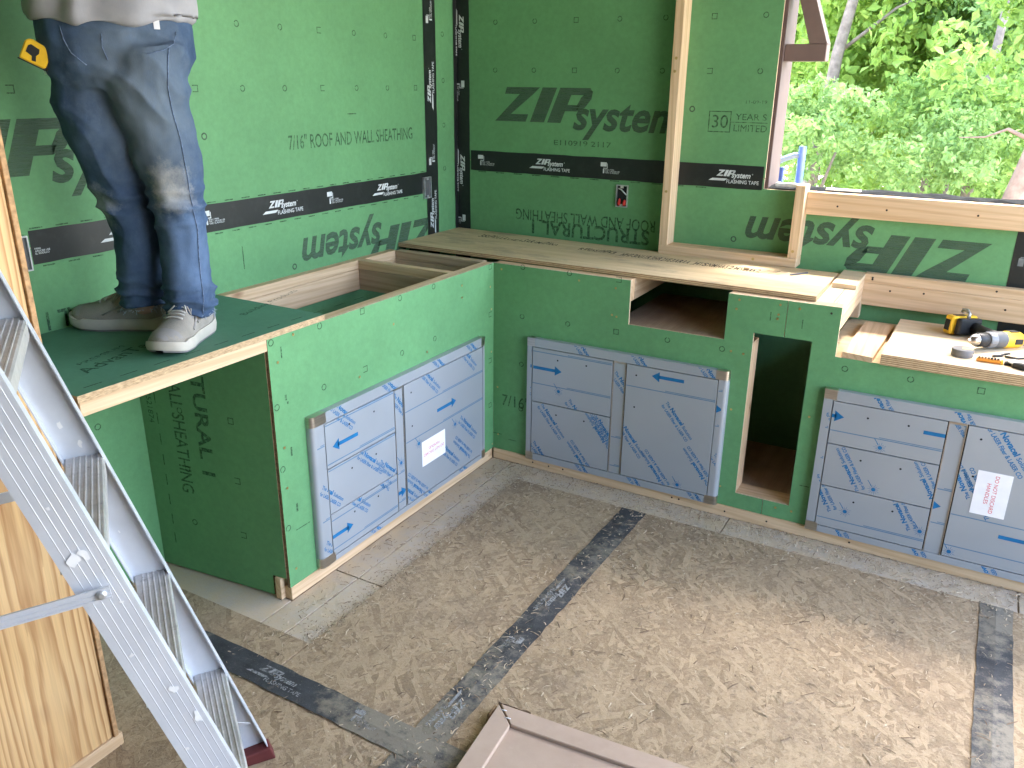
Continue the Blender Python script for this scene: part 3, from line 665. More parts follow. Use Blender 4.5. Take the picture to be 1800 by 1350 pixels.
# studs and plates fixed to the wall
lumber('stud', (.552, .590, .482, .5695, .957, 2.92), 'z', bw)
lumber('stud', (1.102, 1.140, .482, .5695, .957, 1.246), 'z', bw)
lumber('bottom_plate', (.552, 1.140, .481, .5695, .9185, .9565), 'x', bw)
lumber('window_sill_board', (1.1405, 3.08, .532, .5695, 1.130, 1.219), 'x', bw)
lumber('blocking', (1.40, 3.08, .532, .5695, .793, .8815), 'x', bw)
lumber('blocking', (1.40, 3.08, .532, .5695, .882, .920), 'x', bw)
Mst = plane((0, .4815, 0), (1, 0, 0), (0, 0, 1))
screws('screw_heads', Mst, [(.571, 1.715), (.569, 1.665), (.570, 1.185), (.572, 2.1), (.966, .9375), (1.121, .985)], bw, .006, 'screw')
screws('screw_heads', plane((0, .5315, 0), (1, 0, 0), (0, 0, 1)), [(1.26, 1.17), (1.44, 1.17), (1.75, 1.175), (1.43, .905), (1.43, .898), (1.50, .86), (1.62, .865), (1.90, .84), (1.86, .905)], bw, .004, 'hole')
bm = BM(); rr = random.Random(3); prev = None       # torn black membrane on the window sill
for i in range(46):
    x = .97+i*.047; a = [bm.verts.new((x, .592+rr.uniform(-.008, .012), 1.214+rr.uniform(0, .006))), bm.verts.new((x, .64+rr.uniform(-.01, .01), 1.217+rr.uniform(0, .009))), bm.verts.new((x, .72, 1.216+rr.uniform(0, .01))), bm.verts.new((x, .725, 1.10))]
    if prev:
        for k in range(3): bm.faces.new((prev[k], prev[k+1], a[k+1], a[k])[::-1])
    prev = a
mobj('sill_membrane', bm, 'membrane', bw)
bm = BM(); bx(bm, 1.00, 1.13, .585, .61, 1.226, 1.240); bx(bm, 1.20, 1.33, .575, .60, 1.226, 1.232); mobj('sill_shim', bm, 'white', bw)
# ------------------------------------------------------------------ base cabinets
def frame_box(name, b, axis, parent, mat='pine_'): return lumber(name, b, axis, parent, mat)
lc = thing('base_cabinet', 'green cabinet run along the left wall with an open top bay and a platform end', 'base cabinet', (-.2, -.9, 0))
MFL = plane((0, 0, 0), (0, 1, 0), (0, 0, 1))          # front face of the left run
MFB = plane((0, 0, 0), (1, 0, 0), (0, 0, 1))          # front face of the back run
G3 = ('green', 'dark_edge')
def on_unit(a, b, u): return u[0]+.03 < a < u[1]-.03 and u[2]+.03 < b < u[3]-.03
U1 = (-1.175, -.117, .050, .606); U2 = (.183, 1.045, .043, .605); U3 = (1.390, 2.450, .043, .607)
fpl = cells('front_panel', [-1.303, U1[0]+.03, U1[1]-.03, -.0005], [.042, U1[2]+.03, U1[3]-.03, .8985], lambda a, b: not on_unit(a, b, U1), MFL, .011, G3, lc)
stamps(MFL, [-.446-.2105*k for k in range(4, -1, -1)]+[-.03], [.886, .679, .47, .26], 1, skip=lambda x, y: U1[0]-.01 < x < U1[1]+.01 and y < .62, parent=fpl)
bm = BM()
for a in ((-1.2525, -1.2475, .828, .864), (-1.252, -1.244, .690, .708), (-1.245, -1.238, .676, .684), (-1.248, -1.241, .50, .53), (-1.246, -1.238, .30, .33), (-1.255, -1.19, .235, .238)): quad(bm, MFL, *a, .0006)
prints(bm, 'stamp', fpl)
screws('screw_heads', MFL, [(-1.195, .888), (-1.268, .819), (-1.157, .54), (-1.273, .539), (-.011, .063), (-.020, .508), (-1.277, .40), (-.70, .80), (-.25, .85), (-.25, .80), (-.02, .70), (-.03, .80), (-.9, .66), (-.5, .64), (-1.27, .10)], fpl, .0048)
# end panel, a little out of square
a0, a1 = Vector((-.0115, -1.306, 0)), Vector((-.549, -1.362, 0)); dv = (a1-a0).normalized()
MEP = plane(a1, (-dv.x, -dv.y, 0), (0, 0, 1)); Lp = (a1-a0).length
ep = cells('end_panel', [0, Lp-.055, Lp], [0.0, .075, .8985], lambda a, b: not (a > Lp-.055 and b < .075), MEP, .011, G3, lc)
bm = BM(); MEV = MEP @ Matrix.Translation((0, .835, 0)) @ Matrix(((0, 1, 0, 0), (-1, 0, 0, 0), (0, 0, 1, 0), (0, 0, 0, 1)))
text(bm, 'STRUCTURAL 1', MEV, .052, .64, -.200, .235, bold=.02, d=.0006, clip=(.025, .8, 0, .6)); text(bm, 'ROOF AND WALL SHEATHING', MEV, .050, .74, -.215, .135, bold=.006, d=.0006, clip=(.025, .8, 0, .6)); text(bm, '12521874', MEV, .022, .12, .17, .03, d=.0006)
for k in range(9): quad(bm, MEV, .10+.075*k, .14+.075*k, .066, .070, .0006)
prints(bm, 'stamp', ep)
stamps(MEP, [.38, .17], [.61, .40, .2], 0, parent=ep)
frame_box('toe_plate', (-.056, -.0300, -1.3165, -.012, -.007, .0735), 'y', lc)
frame_box('toe_plate', (-.0295, .001, -1.300, -.012, -.007, .0405), 'y', lc)
frame_box('top_rail', (-.0495, -.0115, -1.300, -.002, .8105, .899), 'y', lc)
bm = BM(); bx(bm, -.0485, .0005, -1.900, -1.3045, .8640, .8992); mobj('rim_board', bm, 'pine_y', lc, bevel=.001)
bm = BM(); bx(bm, -.011, -.0005, -1.3025, -.001, .8988, .8995); mobj('panel_top_edge', bm, 'pale_edge', lc)
frame_box('back_rail', (-.549, -.511, -1.900, -.002, .8615, .899), 'y', lc)
frame_box('back_rail', (-.549, -.511, -1.900, -.002, .772, .8605), 'y', lc)
for y0, y1 in ((-.270, -.232), (-.012, .026)):
    frame_box('cross_joist', (-.5105, -.0500, y0, y1, .8615, .899), 'x', lc, 'pine_' if y0 < -.1 else 'old_')
    frame_box('cross_joist', (-.5105, -.0500, y0, y1, .772, .8605), 'x', lc, 'old_')
frame_box('cross_joist', (-.5105, -.0500, -1.090, -1.052, .8105, .899), 'x', lc)
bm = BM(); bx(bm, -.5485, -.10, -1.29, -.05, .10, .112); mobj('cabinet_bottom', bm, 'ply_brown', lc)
dk = BM(); bx(dk, -.549, .0012, -1.903, -1.052, .9000, .9180)
for f in dk.faces:
    f.normal_update()
    if abs(f.normal.z) < .5: f.material_index = 1
deck = mobj('deck_panel', dk, ('green_deck', 'osb_edge'), lc)
MD = plane((0, 0, .9182), (0, 1, 0), (-1, 0, 0))
bm = BM(); MDr = MD @ Matrix.Translation((-1.79, .125, 0)) @ Matrix.Rotation(R(15), 4, 'Z')
text(bm, 'AdvanTech', MDr, .040, .31, 0, 0, bold=.01, d=.0004); text(bm, 'PREMIUM', MDr, .017, .17, .05, .062, d=.0004); text(bm, 'Building Products', MDr, .024, .34, .60, -.08, d=.0004)
for k in range(11): quad(bm, MD, -1.86+.10*k, -1.81+.10*k, .036, .040, .0004)
text(bm, 'O', MD, .02, None, -1.80, .33, d=.0004)
prints(bm, 'stamp', deck)
# back run
bc = thing('base_cabinet', 'L-shaped return of green cabinets under the back wall with cut openings', 'base cabinet', (1.0, .3, 0))
O1 = (.6215, 1.006, .7208); OT = (1.112, 1.318, .106, .763)
def keep_b(a, b):
    if O1[0] < a < O1[1] and b > O1[2]: return False
    if OT[0] < a < OT[1] and OT[2] < b < OT[3]: return False
    if a > 1.402 and b > .7212: return False
    return not (on_unit(a, b, U2) or on_unit(a, b, U3))
zs = sorted({.042, U2[2]+.03, U2[3]-.03, U3[3]-.03, .7208, .7212, .106, .763, .8985, .074})
xs1 = [.0005, U2[0]+.03, O1[0], O1[1], U2[1]-.03, OT[0], 1.2195]; xs2 = [1.2215, OT[1], 1.402, U3[0]+.03, U3[1]-.03, 2.9]
GP = ('green', 'pale_edge')
p1 = cells('front_panel', xs1, zs, keep_b, MFB, .011, GP, bc); p2 = cells('front_panel', xs2, zs, keep_b, MFB, .011, GP, bc)
sk = lambda x, y: (U2[0]-.02 < x < U2[1]+.01 and y < .62) or (U3[0]-.02 < x and y < .62) or (O1[0]-.015 < x < O1[1]+.01 and y > .70) or (OT[0]-.015 < x < OT[1]+.015 and y < .78) or (x > 1.39 and y > .71)
stamps(MFB, [.141+.2152*k for k in range(5)], [.895, .683, .469, .26], 1, skip=sk, parent=p1)
stamps(MFB, [1.440+.212*k for k in range(6)], [.683], 1, skip=sk, parent=p2)
bm = BM(); text(bm, '7/16"', MFB, .050, .135, .045, .262, bold=.006, d=.0006, clip=(.0, .18, 0, 1)); quad(bm, MFB, .0, .045, .115, .118, .0006); quad(bm, MFB, .08, .12, .098, .101, .0006); quad(bm, MFB, 1.163, 1.166, .818, .850, .0006); prints(bm, 'stamp', p1)
bm = BM(); quad(bm, MFB, 1.276, 1.279, .805, .838, .0006); quad(bm, MFB, 1.345, 1.38, .20, .203, .0006); prints(bm, 'stamp', p2)
screws('screw_heads', MFB, [(.039, .875), (.4, .871), (1.047, .879), (1.04, .844), (1.194, .88), (1.192, .844), (1.19, .828), (1.262, .875), (1.036, .68), (1.083, .677), (.022, .341), (.026, .113), (1.06, .45), (1.05, .12), (.56, .86), (.55, .75), (.57, .745), (1.33, .085), (1.27, .085), (1.345, .48)], bc, .0045)
screws('screw_heads', MFB, [(1.369, .874)], bc, .004, 'hole')
frame_box('base_plate', (.003, 2.9, -.006, .032, -.007, .0405), 'x', bc)
screws('screw_heads', plane((0, -.0065, 0), (1, 0, 0), (0, 0, 1)), [(.21, .02), (.29, .02), (.36, .022), (.86, .02), (.89, .02), (1.08, .018), (1.245, .02), (1.55, .02)], bc, .004, 'hole')
for b, ax, mt in (((.002, .6205, .0115, .0495, .8105, .899), 'x', 'pine_'), ((1.0070, 1.400, .0115, .0495, .8105, .899), 'x', 'pine_'), ((.583, .6210, .050, .5685, .8105, .899), 'y', 'old_'), ((1.0070, 1.045, .050, .5685, .722, .899), 'y', 'pine_'), ((1.363, 1.401, .050, .5685, .8105, .899), 'y', 'pine_'),
                  ((1.074, 1.1115, .0115, .1005, .106, .7200), 'z', 'pine_'), ((1.3185, 1.3565, .0115, .1005, .106, .7200), 'z', 'pine_'), ((1.074, 1.3565, .0115, .1005, .0680, .1055), 'x', 'pine_'), ((1.363, 1.401, .5200, .5685, .738, .8095), 'z', 'pine_'), ((.002, .5820, .5200, .5685, .8105, .899), 'x', 'old_')):
    frame_box('framing', b, ax, bc, mt)
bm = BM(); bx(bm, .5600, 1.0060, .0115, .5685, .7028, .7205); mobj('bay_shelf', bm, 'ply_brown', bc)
bm = BM(); bx(bm, 1.0065, 1.3625, .0500, .5685, .8995, .9120) if False else bx(bm, 1.046, 1.362, .0500, .5685, .8810, .8988); mobj('top_board', bm, 'ply_clean', bc)
bm = BM(); bx(bm, 1.363, 2.9, .0115, .5685, .7035, .7211); mobj('recess_shelf', bm, 'ply', bc)
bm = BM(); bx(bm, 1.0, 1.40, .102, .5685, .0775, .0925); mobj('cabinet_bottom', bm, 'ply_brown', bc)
bm = BM(); bx(bm, 2.889, 2.9, .012, .5685, .0, .72); mobj('end_panel', bm, G2, bc)
bm = BM(); bx(bm, 1.3145, 1.4010, .30, .5685, .8995, .9165); mobj('top_board', bm, 'ply_clean', bc)
# ------------------------------------------------------------------ stainless drawer and door units
def steel_unit(label, M, u, stile, mid, split, rail, film, notice, rounded):
    """M: plane of the cabinet front; u = outer x0,x1,z0,z1; split: drawer divisions; film: (piece, kind, x, y, ...)"""
    x0, x1, z0, z1 = u; D = .0255
    t = thing('drawer_unit', label, 'drawer unit', M @ Vector(((x0+x1)/2, z0, 0)), group='stainless drawer and door fronts still in protective film')
    li, ri = x0+stile[0], x1-stile[1]; bi, ti = z0+rail[0], z1-rail[1]; m0, m1 = mid
    g = .0034
    bm = BM(); 
    def bar(a, b, c, d, rd=None):
        fs = bx(bm, a, b, c, d, 0.0005, D, M=M)
        if rd is not None:
            es = [e for f in fs for e in f.edges if all(abs((M.inverted() @ v.co).x-rd) < 1e-5 and abs((M.inverted() @ v.co).z-D) < 1e-5 for v in e.verts)]
            bmesh.ops.bevel(bm, geom=list(set(es)), offset=.016, segments=5, affect='EDGES', profile=.5)
    bar(x0, li, z0, z1, x0 if 'l' in rounded else None); bar(ri, x1, z0, z1, x1 if 'r' in rounded else None); bar(li+.0002, ri-.0002, z0, bi); bar(li+.0002, ri-.0002, ti, z1)
    fr = mobj('frame', bm, 'film', t, smooth=True, autosm=30)
    bm = BM(); bx(bm, li-.002, ri+.002, bi-.002, ti+.002, -.30, .004, M=M); mobj('cabinet_box', bm, 'void', t)
    for cx, sx, rd in ((x0, 1, 'l' in rounded), (x1, -1, 'r' in rounded)):
        for cz, sz in ((z0, 1), (z1, -1)):
            w = (stile[0] if sx > 0 else stile[1])+.012
            bm = BM(); a, b = sorted((cx-sx*.0006, cx+sx*w)); c, d = sorted((cz-sz*.0006, cz+sz*.036))
            fs = bx(bm, a, b, c, d, .0006, D+.0006, M=M)
            if rd:
                es = [e for f in fs for e in f.edges if all(abs((M.inverted() @ v.co).x-(cx-sx*.0006)) < 1e-5 and abs((M.inverted() @ v.co).z-D-.0006) < 1e-5 for v in e.verts)]
                bmesh.ops.bevel(bm, geom=list(set(es)), offset=.0163, segments=5, affect='EDGES', profile=.5)
            # keep only the part that covers the frame, not the fronts
            mobj('corner_cap', bm, 'steel', fr, smooth=True, autosm=30)
    bm = BM(); bx(bm, m0+.003, m1-.003, bi+g*.3, ti-g*.3, .0045, D-.004, M=M); mid_o = mobj('center_stile', bm, 'film', t)
    bm = BM(); bx(bm, m0, m0+.0028, bi, ti, .0045, D-.001, M=M); bx(bm, m1-.0028, m1, bi, ti, .0045, D-.001, M=M); bx(bm, m0+.003, m1-.003, ti-.008, ti-.0005, .0046, D-.002, M=M); mobj('stile_edge', bm, 'steel', t)
    P = {}
    zsplit = [bi]+list(split)+[ti]
    dl = [(m1, ri)] if False else None
    names = []
    for k in range(len(zsplit)-1): P['d%d' % k] = (li+g, m0-g, zsplit[k]+g*(1 if k == 0 else .6), zsplit[k+1]-g*(1 if k == len(zsplit)-2 else .6))
    P['o'] = (m1+g, ri-g, bi+g, ti-g); P['m'] = (m0+.004, m1-.004, bi+.01, ti-.01)
    P['ft'] = (x0+.05, x1-.05, ti+.001, z1-.002); P['fb'] = (x0+.05, x1-.05, z0+.002, bi-.001); P['fl'] = (x0+.016, li-.001, z0+.04, z1-.04); P['fr'] = (ri+.001, x1-.016, z0+.04, z1-.04)
    fronts = {}
    for k, pc in P.items():
        if k[0] not in 'do': continue
        bm = BM(); bx(bm, *pc, .0045, D+.0005, M=M); f = mobj('drawer_front' if k[0] == 'd' else 'door', bm, 'film', t, bevel=.0006); fronts[k] = f
        if k[0] == 'd': hs = [(pc[0]+(pc[1]-pc[0])*q, pc[3]-.040) for q in (.325, .685)]
        else: hs = [(pc[0]+.042, pc[3]-.040), (pc[0]+.042, pc[3]-.176)]
        for h in hs:
            bm = BM(); poly(bm, M, [(h[0]+.0038*math.cos(a), h[1]+.0038*math.sin(a)) for a in [2*math.pi*j/10 for j in range(10)]], D+.0011); mobj('handle_hole', bm, 'void', f)
    dz = D+.0009
    for it in film:
        pc = P[it[0]]; kd = it[1]; dd = dz if it[0] != 'm' else D-.0035
        if it[0].startswith('f'): dd = D+.0004
        c = pc; A = BM(); par = fronts.get(it[0], mid_o if it[0] == 'm' else fr)
        if kd == 'arrow':
            x, y, L = it[2:5]; L *= 1.08; tb = BM(); s = 1 if L > 0 else -1; h = .0068
            bxs = [(x, y-h), (x+L-s*.026, y-h), (x+L-s*.026, y+h), (x, y+h)]; hd = [(x+L-s*.032, y-.021), (x+L, y), (x+L-s*.032, y+.021)]
            poly(tb, Matrix(), bxs if s > 0 else bxs[::-1], dd); poly(tb, Matrix(), hd if s > 0 else hd[::-1], dd); clip2d(tb, c); merge(A, tb, M)
        elif kd == 'text':
            x, y, rot = it[2:5]; rr = R(rot); s = it[5] if len(it) > 5 else 1
            cu, su = math.cos(rr), math.sin(rr)
            def at(a, b): return x+a*cu-b*su, y+a*su+b*cu
            for tx, h, w, a, b, bo in (('The', .0125*s, .026*s, 0, .022*s, .02), ('Novacel', .0160*s, .077*s, .032*s, .022*s, .04), ('Solution', .0125*s, .060*s, .116*s, .022*s, .02), ('for LASER Fiber & LASER CO\u2082' if False else 'for LASER Fiber & LASER CO', .0120*s, .172*s, .002*s, 0, .024)):
                px, py = at(a, b); text(A, tx, M, h, w, px, py, rr, bo, d=dd, clip=c)
        elif kd == 'lines':
            y = it[2]; x0_, x1_ = it[3] if len(it) > 3 else (pc[0]+.002, pc[1]-.002)
            h = .0036 if len(it) < 5 else it[4]
            tb = BM(); quad(tb, Matrix(), x0_, x1_, y, y+h, dd)
            quad(tb, Matrix(), x0_+(x1_-x0_)*.45, x1_, y+h*1.6, y+h*2.4, dd); clip2d(tb, c); merge(A, tb, M)
        elif kd == 'burst':
            x, y = it[2:4]; tb = BM()
            poly(tb, Matrix(), [(x+.0075*math.cos(a), y+.0075*math.sin(a)) for a in [2*math.pi*j/12 for j in range(12)]], dd)
            for j in range(14):
                a = 2*math.pi*j/14; r1 = .021 if j % 2 else .017
                poly(tb, Matrix(), [(x+.009*math.cos(a-.06), y+.009*math.sin(a-.06)), (x+r1*math.cos(a-.025), y+r1*math.sin(a-.025)), (x+r1*math.cos(a+.025), y+r1*math.sin(a+.025)), (x+.009*math.cos(a+.06), y+.009*math.sin(a+.06))], dd)
            poly(tb, Matrix(), [(x-.008, y+.010), (x-.024, y+.032), (x-.022, y+.033), (x-.006, y+.011)], dd)
            clip2d(tb, c); merge(A, tb, M)
        if A.faces: mobj({'arrow': 'film_arrow', 'text': 'film_lettering', 'lines': 'film_line', 'burst': 'film_starburst'}[kd], A, 'blue_line' if kd == 'lines' else 'blue', par)
        else: A.free()
    if notice:
        cx, cy, w, h, rot = notice; Mn = M @ Matrix.Translation((cx, cy, D+.0016)) @ Matrix.Rotation(R(rot), 4, 'Z')
        bm = BM(); bx(bm, -w/2, w/2, -h/2, h/2, 0, .0005, M=Mn); pn = mobj('paper_notice', bm, 'paper', t)
        bm = BM(); text(bm, 'DO NOT DISCARD', Mn, h*.115, w*.86, -w*.43, h*.02, d=.0008); text(bm, 'HANDLES', Mn, h*.115, w*.47, -w*.24, -h*.17, d=.0008); mobj('notice_lettering', bm, 'red_ink', pn)
    return t
T, L, Bu, Ar = 'text', 'lines', 'burst', 'arrow'
steel_unit('film covered unit with three drawers and white notice on the left cabinet', MFL, U1, (.056, .014), (-.745, -.690), (.232, .402), (.020, .038),
  [('d2', Ar, -.955, .474, -.12), ('d2', L, .556), ('d2', L, .416), ('d2', T, -1.115, .615, -42), ('d1', T, -.97, .385, -42), ('d1', T, -.86, .300, -42), ('d1', T, -1.20, .36, -42), ('d1', L, .392), ('d0', L, .205), ('d0', T, -1.12, .19, 138), ('d0', T, -.78, .21, 138), ('d0', T, -1.06, .270, -42), ('d0', Ar, -1.116, .145, .10), ('d0', L, .095),
   ('o', Ar, -.478, .393, .125), ('o', L, .455), ('o', L, .330), ('o', T, -.60, .585, -44), ('o', T, -.33, .600, -44), ('o', Bu, -.605, .300), ('o', Bu, -.352, .290), ('o', T, -.33, .288, -44), ('o', T, -.47, .215, -44), ('o', T, -.55, .085, 136), ('o', T, -.22, .115, 136), ('o', T, -.75, .16, -44),
   ('m', T, -.765, .53, -50), ('m', Bu, -.715, .262), ('m', Ar, -.78, .14, .085), ('m', L, .22), ('m', L, .10), ('ft', T, -1.09, .61, -44), ('ft', T, -.83, .62, -44), ('ft', T, -.52, .62, -44), ('ft', T, -.28, .62, -44), ('fb', T, -.95, .10, -44), ('fb', T, -.62, .10, -44), ('fb', T, -.36, .10, -44),
   ('fl', T, -1.165, .33, -40), ('fl', L, .22), ('fl', T, -1.165, .12, -40), ('fl', L, .49)], (-.508, .245, .160, .105, 180), 'l')
steel_unit('film covered two drawer unit with one wide door, in the middle', MFB, U2, (.023, .036), (.578, .633), (.3215,), (.030, .036),
  [('d1', Ar, .213, .478, .125), ('d1', L, .548), ('d1', L, .405), ('d1', Bu, .336, .389), ('d1', T, .365, .345, -50), ('d0', T, .235, .300, -50), ('d0', T, .485, .305, -50), ('d0', T, .20, .115, -50), ('d0', T, .52, .05, 130), ('d0', T, .60, .20, 130),
   ('o', Ar, .875, .535, -.122), ('o', L, .475), ('o', T, .790, .420, -50), ('o', T, .855, .085, 130), ('o', T, 1.03, .14, 130), ('o', Bu, .883, .092), ('o', T, .60, .30, -50), ('m', T, .565, .505, -50), ('m', L, .235), ('m', L, .105),
   ('ft', T, .395, .61, -50), ('ft', T, .645, .61, -50), ('ft', T, .92, .61, -50), ('fb', T, .40, .10, -50), ('fb', T, .64, .10, -50), ('fb', T, .90, .10, -50), ('fr', Ar, .975, .45, .055), ('fr', L, .522), ('fr', L, .378), ('fr', T, 1.00, .245, -50), ('fl', L, .505), ('fl', L, .545), ('fl', Ar, .10, .48, .14), ('fl', T, .18, .37, -50)], None, 'r')
steel_unit('film covered three drawer unit with white notice, at the right end', MFB, U3, (.031, .036), (1.792, 1.848), (.2365, .404), (.026, .038),
  [('d2', Ar, 1.36, .512, .098), ('d2', L, .455), ('d2', Bu, 1.597, .425), ('d2', Ar, 1.722, .513, .14), ('d1', T, 1.575, .255, 122), ('d1', T, 1.83, .265, 122), ('d1', Bu, 1.600, .262), ('d0', T, 1.493, .150, 122), ('d0', T, 1.762, .150, 122), ('d0', Bu, 1.519, .150), ('d0', Bu, 1.771, .142), ('d0', L, .105),
   ('o', T, 1.90, .57, -52, 1.15), ('o', T, 1.99, .26, 122, 1.1), ('o', T, 1.92, .32, 122), ('o', L, .235), ('o', Ar, 2.005, .192, .14), ('o', L, .115), ('o', Bu, 1.872, .092), ('m', T, 1.785, .59, -52), ('m', Ar, 1.755, .252, .06), ('m', L, .315), ('m', L, .185),
   ('ft', T, 1.645, .535, 125), ('ft', T, 1.895, .535, 125), ('ft', T, 2.2, .535, 125), ('fb', T, 1.57, .02, 125), ('fb', T, 1.83, .02, 125), ('fb', T, 2.05, .02, 125), ('fl', T, 1.40, .515, -52), ('fl', L, .46), ('fl', L, .34), ('fl', T, 1.40, .27, -52)], (1.957, .338, .160, .103, -90), 'none')
# ------------------------------------------------------------------ loose boards and tools on the counter
bm = BM(); hexa(bm, [(-.547, .060, .9005), (1.306, .048, .9005), (1.306, .478, .9005), (-.547, .560, .9005), (-.547, .060, .9185), (1.306, .048, .9185), (1.306, .478, .9185), (-.547, .560, .9185)])
for f in bm.faces:
    f.normal_update()
    if abs(f.normal.z) < .5: f.material_index = 1
# front edge as in place: slightly oversailing the cabinet front on the right
for v in bm.verts:
    if v.co.y < .1 and v.co.x > 0: v.co.y = .036
    if v.co.y < .1 and v.co.x < 0: v.co.y = .062
    if v.co.y > .3: v.co.y = .4795 if v.co.x > 0 else .566
ps = thing('plywood_sheet', 'long stained plywood sheet lying on the back counter, stamped with mill marks', 'plywood sheet', (.38, .27, .9))
sh = mobj('sheet', bm, ('ply', 'ply_edge'), ps)
MP = plane((0, 0, .9188), (1, 0, 0), (0, 1, 0)); bm = BM(); rr = random.Random(5)
for (x0, x1, y) in ((-.33, .10, .40), (.22, .40, .36), (.43, .74, .335), (.76, 1.02, .325)):
    x = x0
    while x < x1:
        w = rr.uniform(.008, .020); h = .062 if x0 > .3 else rr.uniform(.035, .065)
        text(bm, rr.choice('APAEHMRNSX23'), MP, h, w, x, y-(x-x0)*.03, d=0, bold=.02); x += w+.004
for x in (.42, .75, 1.03, 1.07, 1.10): poly(bm, MP, [(x, .31), (x+.003, .31), (x+.033, .39), (x+.030, .39)], 0)
prints(bm, 'mill_ink', sh, 'mill_stamp', 'mill_stamp')
def loose(name, label, cat, c4, z0, z1, mats, tilt=0):
    bm = BM(); hexa(bm, [(x, y, z0) for x, y in c4]+[(x, y, z1) for x, y in c4])
    for f in bm.faces:
        f.normal_update()
        if abs(f.normal.z) < .5 and len(mats) > 1: f.material_index = 1
    return tag(mobj(name, bm, mats, bevel=0), label, cat)
loose('wood_offcut', 'short pale pine board lying front to back beside the pillar', 'board', [(1.422, .010), (1.523, -.008), (1.540, .468), (1.436, .480)], .7216, .7405, ('pine_y', 'pine_y'))
loose('plywood_offcut', 'double thick clean plywood sheet under the drill', 'plywood sheet', [(1.549, -.012), (2.45, -.012), (2.45, .515), (1.556, .515)], .7216, .7590, ('ply_clean', 'ply_edge'))
loose('wood_block', 'tiny pale wood chip block on the plywood sheet', 'wood block', [(.968, .335), (.990, .332), (.992, .352), (.970, .355)], .9192, .930, ('pine_x', 'pine_x'))
bm = BM(); hexa(bm, [(1.150, .33, .9192), (1.154, .326, .9192), (1.205, .402, .9192), (1.201, .405, .9192), (1.150, .33, .925), (1.154, .326, .925), (1.205, .402, .925), (1.201, .405, .925)]); tag(mobj('pencil', bm, 'pencil_grey'), 'grey carpenter pencil lying on the plywood sheet', 'pencil')
# electrical boxes in the walls
def ebox(label, M, wires, w=.056, h=.098):
    t = thing('electrical_box', label, 'electrical box', M.translation, group='metal electrical boxes set in the sheathing')
    bm = BM(); e = .004
    for a in ((0, w, 0, e), (0, w, h-e, h), (0, e, e, h-e), (w-e, w, e, h-e)): bx(bm, *a, -.045, .010, M=M)
    mobj('metal_rim', bm, 'galv', t)
    bm = BM(); bx(bm, e, w-e, e, h-e, .0012, .0022, M=M) ; mobj('box_back', bm, 'void' if wires else 'grey_plastic', t)
    for yy in (.004, h-.014):
        bm = BM(); bx(bm, w*.36, w*.62, yy, yy+.010, .006, .0085, M=M); mobj('screw_ear', bm, 'galv', t)
    if wires:
        bm = BM(); tube(bm, [M @ Vector(p) for p in ((.010, .082, .004), (.026, .078, .009), (.040, .066, .010), (.050, .055, .005))], .0028, 7); mobj('white_wire', bm, 'tape_print', t)
        for px, ln in ((.018, .030), (.043, .026)):
            bm = BM(); d = (M.to_3x3() @ Vector((.25, 1, .25))).normalized(); u, v = basis(d); Mr = Matrix((u, v, d)).transposed().to_4x4(); Mr.translation = M @ Vector((px-.003, .010, .008)); lathe(bm, [(.0062, 0), (.0078, .008), (.0062, ln*.8), (.003, ln)], Mr, 8); mobj('wire_nut', bm, 'red_wire', t)
ebox('metal box with red wire nuts, cut into the back wall', MBk @ Matrix.Translation((.306, 1.090, 0)), True)
ebox('empty metal box where the black tapes meet beside the corner', ML @ Matrix.Translation((.266, 1.095, .003)), False)
ebox('empty metal box at the left end of the horizontal tape', ML @ Matrix.Translation((-1.692, 1.105, .003)), False)
# drill driver: local x = axis pointing to the chuck, handle along local y
MAT['mill_x'] = MAT['stamp']
MAT['tape_grey2'] = plain('drill_grey', (.20, .205, .21), .45, .2)
dr = thing('cordless_drill', 'yellow and black cordless drill lying on its side on the clean plywood', 'drill', (1.886, .272, .7905), (R(0), R(-4), R(226)))
def LX(x, y=0, z=0): 
    M = Matrix(((0, 0, 1, x), (1, 0, 0, y), (0, 1, 0, z), (0, 0, 0, 1))); return M
bm = BM(); lathe(bm, [(.018, -.098), (.027, -.094), (.0305, -.082), (.0305, -.030), (.029, -.022)], LX(0), 24); mobj('motor_housing', bm, 'yellow', dr, True, local=True, autosm=40)
bm = BM(); bx(bm, -.078, -.040, -.012, .012, .0285, .0318); bx(bm, -.085, -.05, .0285, .0318, -.010, .010); bx(bm, -.0975, -.090, -.017, .017, -.017, .017); mobj('vent_panel', bm, 'black_plastic', dr, local=True, bevel=.002)
bm = BM(); lathe(bm, [(.0295, -.0215), (.0300, -.010), (.0285, .012), (.0270, .020)], LX(0), 24); mobj('gear_case', bm, 'grey_plastic', dr, True, local=True, autosm=40)
bm = BM(); lathe(bm, [(.0275, .0205), (.0275, .048), (.0260, .050)], LX(0), 24)
for k in range(14):
    a = 2*math.pi*k/14; M = Matrix.Rotation(a, 4, 'X'); bx(bm, .022, .046, -.002, .002, .0272, .0286, M=M)
mobj('clutch_collar', bm, 'tape_grey2', dr, local=True)
bm = BM(); lathe(bm, [(.0225, .0505), (.0245, .053), (.0245, .088), (.022, .092)], LX(0), 24); mobj('chuck_sleeve', bm, 'black_plastic', dr, True, local=True, autosm=40)
bm = BM(); lathe(bm, [(.0212, .0922), (.0205, .100), (.0125, .116), (.008, .118), (.0045, .124), (.0045, .130)], LX(0), 20); mobj('chuck', bm, 'steel', dr, True, local=True, autosm=40)
bm = BM(); n = 9
for i in range(n):
    pass
tube(bm, [(-.028, -.020, 0), (-.030, -.060, 0), (-.036, -.105, 0), (-.040, -.135, 0)], [.0225, .0200, .0200, .0240], 14); mobj('handle', bm, 'black_plastic', dr, True, local=True)
